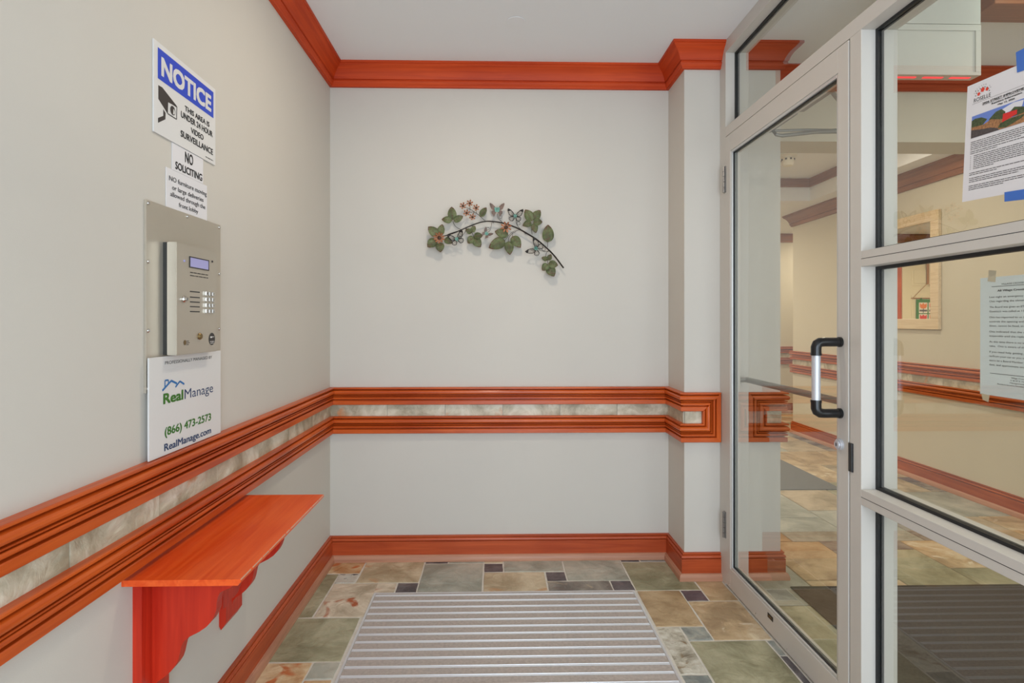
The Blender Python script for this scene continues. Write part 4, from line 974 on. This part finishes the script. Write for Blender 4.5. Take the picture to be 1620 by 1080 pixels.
M['ph_sky'] = mat('print_sky', lin(104, 132, 206), 0.6); M['ph_cloud'] = mat('print_cloud', lin(222, 222, 228), 0.6); M['ph_tree'] = mat('print_tree', lin(64, 78, 44), 0.6, noise=(260, 0.5)); M['ph_earth'] = mat('print_earth', lin(158, 112, 72), 0.6, noise=(220, 0.4)); M['ph_road'] = mat('print_road', lin(74, 66, 66), 0.6, noise=(220, 0.3)); M['ph_red'] = mat('print_red', lin(214, 36, 32), 0.6)
bm = BM()
P.poly(bm, [ph0(0, 0), ph0(1, 0), ph0(1, 1), ph0(0, 1)], hh, 0)
P.poly(bm, [ph0(0.36, 0.72), ph0(0.5, 0.64), ph0(0.72, 0.70), ph0(0.74, 0.94), ph0(0.60, 0.98), ph0(0.46, 0.86)], hh+0.0001, 1)
P.poly(bm, [ph0(0, 0.35), ph0(0.16, 0.42), ph0(0.24, 0.66), ph0(0.15, 0.82), ph0(0.05, 0.86), ph0(0, 0.80)], hh+0.0002, 2)
P.poly(bm, [ph0(0.26, 0.40), ph0(0.48, 0.36), ph0(0.50, 0.70), ph0(0.44, 0.88), ph0(0.36, 0.84), ph0(0.27, 0.62)], hh+0.0002, 2)
P.poly(bm, [ph0(0.48, 0.40), ph0(1, 0.36), ph0(1, 0.98), ph0(0.86, 0.92), ph0(0.78, 0.62), ph0(0.62, 0.78), ph0(0.54, 0.58)], hh+0.0002, 2)
P.poly(bm, [ph0(0, 0), ph0(1, 0), ph0(1, 0.46), ph0(0.8, 0.42), ph0(0.62, 0.36), ph0(0.44, 0.44), ph0(0.3, 0.58), ph0(0.18, 0.46), ph0(0, 0.50)], hh+0.0003, 3)
P.poly(bm, [ph0(0, 0), ph0(0.42, 0), ph0(0.40, 0.10), ph0(0.30, 0.22), ph0(0.2, 0.26), ph0(0, 0.38)], hh+0.0004, 4)
P.poly(bm, [ph0(0.40, 0.10), ph0(0.52, 0.02), ph0(0.72, 0.20), ph0(0.78, 0.34), ph0(0.56, 0.34), ph0(0.44, 0.28)], hh+0.0004, 2)
P.poly(bm, [ph0(0.46, 0.28), ph0(0.53, 0.34), ph0(0.66, 0.44), ph0(0.66, 0.62), ph0(0.47, 0.64)], hh+0.0005, 5)
obj('printed_photograph', bm, [M['ph_sky'], M['ph_cloud'], M['ph_tree'], M['ph_earth'], M['ph_road'], M['ph_red']], t)
PG = Plane((XS, 2.0, 0), (0, -1, 0), (0, 0, 1))
def tape(quad, m, parent, plane=PG, h=0.0008):
    bm = BM(); vs = [(2.0-p.y, p.z) for p in quad]
    a_ = [bm.verts.new(PG.at(u_, v_, h+0.0003)) for u_, v_ in vs]; bm.faces.new(a_); r_ = bmesh.ops.extrude_face_region(bm, geom=bm.faces[:]); 
    bmesh.ops.translate(bm, verts=[e for e in r_['geom'] if isinstance(e, bmesh.types.BMVert)], vec=(-0.0003, 0, 0)); obj('tape', bm, M[m], parent)
q = lambda x, y: on_x(x, y, XS)
tape([q(1608, 83), q(1652, 60), q(1654, 96), q(1630, 108), q(1610, 115)], 'tape_blue', t); tape([q(1590, 304), q(1660, 293), q(1660, 311), q(1590, 319)], 'tape_blue', t)

XS2 = GX1+0.0012
t, P = sheet('elevator_notice', 'letter about an elevator taped low on the glass, bluish white paper with black text', on_x(1551, 440, XS2), on_x(1620, 434, XS2), 'paper2', 0, 0.2075, 0.266)
bm = BM(); hh = 0.0008
P.text(bm, 'VILLAGE CROSSING CONDOMINIUM', 0.054, 0.168, 0.2475, 0.2510, hh, -0.004)
P.text(bm, 'All Village Crossing Buildings', 0.045, 0.150, 0.2330, 0.2375, hh, 0.012)
L = ['Last night an emergency service call', 'Otis regarding the elevator not', None, 'The Board was given an ETA of', 'Goettsch was called at 11:18 and', None, 'Otis has reported to us that the', 'controls the opening and closing', 'down, cannot be fixed, and needs', None,
     'Otis indicated that the elevator is', 'inoperable until the replacement', None, 'At this time there is no word on', 'take.  Otis is aware of the urgency', None, 'If you need help getting groceries', 'to/from your car or you need the', 'stairs let a Board Member know', 'date, and approximate time']
v = 0.2195
for s in L:
    if s is None: v -= 0.0035; continue
    P.text(bm, s, 0.0245, 0.0245+0.00335*len(s), v, v+0.0042, hh, 0.0); v -= 0.0096
P.text(bm, 'Village Crossing Condominium', 0.078, 0.150, 0.0430, 0.0458, hh); P.text(bm, '17 & 27 E. Hattendorf', 0.076, 0.130, 0.0375, 0.0403, hh); P.text(bm, 'Management System', 0.075, 0.128, 0.0320, 0.0348, hh); P.text(bm, 'Resident Services Number', 0.045, 0.108, 0.0265, 0.0293, hh)
P.words(bm, 0.110, 0.150, 0.0265, 0.003, rr, hh)
P.rect(bm, 0.030, 0.185, 0.2440, 0.2450, hh); P.rect(bm, 0.026, 0.185, 0.0495, 0.0505, hh)
obj('lettering', bm, M['ink'], t)
q = lambda x, y: on_x(x, y, XS2)
def tape2(quad, parent):
    bm = BM(); a_ = [bm.verts.new(p+Vector((-0.0009, 0, 0))) for p in quad]; bm.faces.new(a_); r_ = bmesh.ops.extrude_face_region(bm, geom=bm.faces[:])
    bmesh.ops.translate(bm, verts=[e for e in r_['geom'] if isinstance(e, bmesh.types.BMVert)], vec=(0.0003, 0, 0)); obj('tape', bm, M['tape'], parent)
tape2([q(1565, 427), q(1577, 428), q(1575, 446), q(1563, 445)], t); tape2([q(1553, 622), q(1566, 625), q(1564, 636), q(1555, 632)], t)

# ---------------------------------------------------------------- lobby: wall mirror, panelled door with hanging quilt
my0, my1, mz0, mz1, mf = 4.003, 4.80, 1.150, 2.026, 0.078
mr = thing('wall_mirror', 'wall mirror in a wide pale wood frame on the right lobby wall', 'mirror', (XR, 4.4, mz0))
for a in ((my0, my1, mz0, mz0+mf), (my0, my1, mz1-mf, mz1), (my0, my0+mf, mz0+mf, mz1-mf), (my1-mf, my1, mz0+mf, mz1-mf)):
    bm = BM(); box(bm, XR-0.026, XR-0.0005, *a, 0.003); obj('frame_board', bm, M['maple'], mr)
bm = BM(); box(bm, XR-0.014, XR-0.008, my0+mf, my1-mf, mz0+mf, mz1-mf); obj('mirror_glass', bm, M['mirror'], mr)
d2 = sgroup('door_2', (0.63, YF, 0)); dx0, dx1, dzt = 0.20, 1.06, 2.05
bm = BM(); box(bm, dx0, dx1, YF-0.030, YF-0.004, 0.008, dzt, 0.002); obj('door_leaf', bm, M['door_white'], d2)
for z0, z1 in ((0.16, 0.80), (0.94, 1.56), (1.68, 1.92)):
    for x0, x1 in ((dx0+0.12, (dx0+dx1)/2-0.05), ((dx0+dx1)/2+0.05, dx1-0.12)):
        pn = BM(); box(pn, x0, x1, YF-0.036, YF-0.029, z0, z1, 0.003); pp = obj('panel', pn, M['door_white'], d2)
        pn = BM(); box(pn, x0+0.03, x1-0.03, YF-0.042, YF-0.035, z0+0.03, z1-0.03, 0.005); obj('raised_field', pn, M['door_white'], pp)
for a in ((dx0-0.07, dx0-0.002, 0, dzt+0.072), (dx1+0.002, dx1+0.07, 0, dzt+0.072), (dx0-0.002, dx1+0.002, dzt+0.003, dzt+0.072)):
    bm = BM(); box(bm, a[0], a[1], YF-0.024, YF-0.0005, a[2], a[3], 0.004); obj('casing', bm, M['railZ'], d2)
bm = BM(); lathe(bm, [(0.026, 0), (0.026, -0.006), (0.010, -0.010), (0.010, -0.03), (0.026, -0.038), (0.028, -0.05), (0.02, -0.062), (0.005, -0.065)], (dx0+0.06, YF-0.03, 0.95), 'Y', 20); obj('knob', bm, M['brass'], d2, smooth=True)
qc, qy = 0.735, YF-0.052
qs = thing('tulip_hanging', 'small quilted tulip hanging with green border on the panelled door, seen in mirror', 'wall hanging', (qc, qy, 1.14))
bm = BM(); box(bm, qc-0.155, qc+0.155, qy-0.003, qy+0.003, 1.14, 1.50); obj('quilt_backing', bm, M['fab_green'], qs)
for i in range(2):
    for j in range(2):
        x = qc-0.122+i*0.130; z = 1.165+j*0.152
        bm = BM(); box(bm, x, x+0.114, qy-0.006, qy-0.003, z, z+0.140); bl = obj('quilt_block', bm, M['fab_cream'], qs)
        bm = BM(); prism(bm, [(x+0.012, z+0.135), (x+0.010, z+0.085), (x+0.030, z+0.062), (x+0.084, z+0.062), (x+0.104, z+0.085), (x+0.102, z+0.135), (x+0.079, z+0.112), (x+0.057, z+0.135), (x+0.035, z+0.112)], qy-0.008, qy-0.0055, 'Y')
        obj('tulip', bm, M['fab_red' if (i+j) % 2 else 'fab_orange'], bl)
        bm = BM(); box(bm, x+0.052, x+0.062, qy-0.008, qy-0.0055, z+0.005, z+0.062); box(bm, x+0.006, x+0.108, qy-0.008, qy-0.0055, z+0.022, z+0.046); obj('stem', bm, M['fab_grey'], bl)
bm = BM(); tube(bm, [(qc-0.22, qy, 1.515), (qc+0.22, qy, 1.515)], 0.006, 8); obj('rod', bm, M['twine'], qs, smooth=True)
bm = BM(); tube(bm, [(qc-0.20, qy, 1.515), (qc, qy-0.002, 1.715)], 0.003, 6); tube(bm, [(qc+0.20, qy, 1.515), (qc, qy-0.002, 1.715)], 0.003, 6); obj('cord', bm, M['twine'], qs)
bm = BM(); box(bm, qc-0.016, qc+0.016, qy-0.004, qy, 1.70, 2.05); obj('ribbon', bm, M['twine'], qs)
for s in (-0.09, 0.09):
    bm = BM(); tube(bm, [(qc+s, qy, 1.496), (qc+s, qy, 1.520)], 0.010, 8); obj('tab', bm, M['fab_green'], qs)
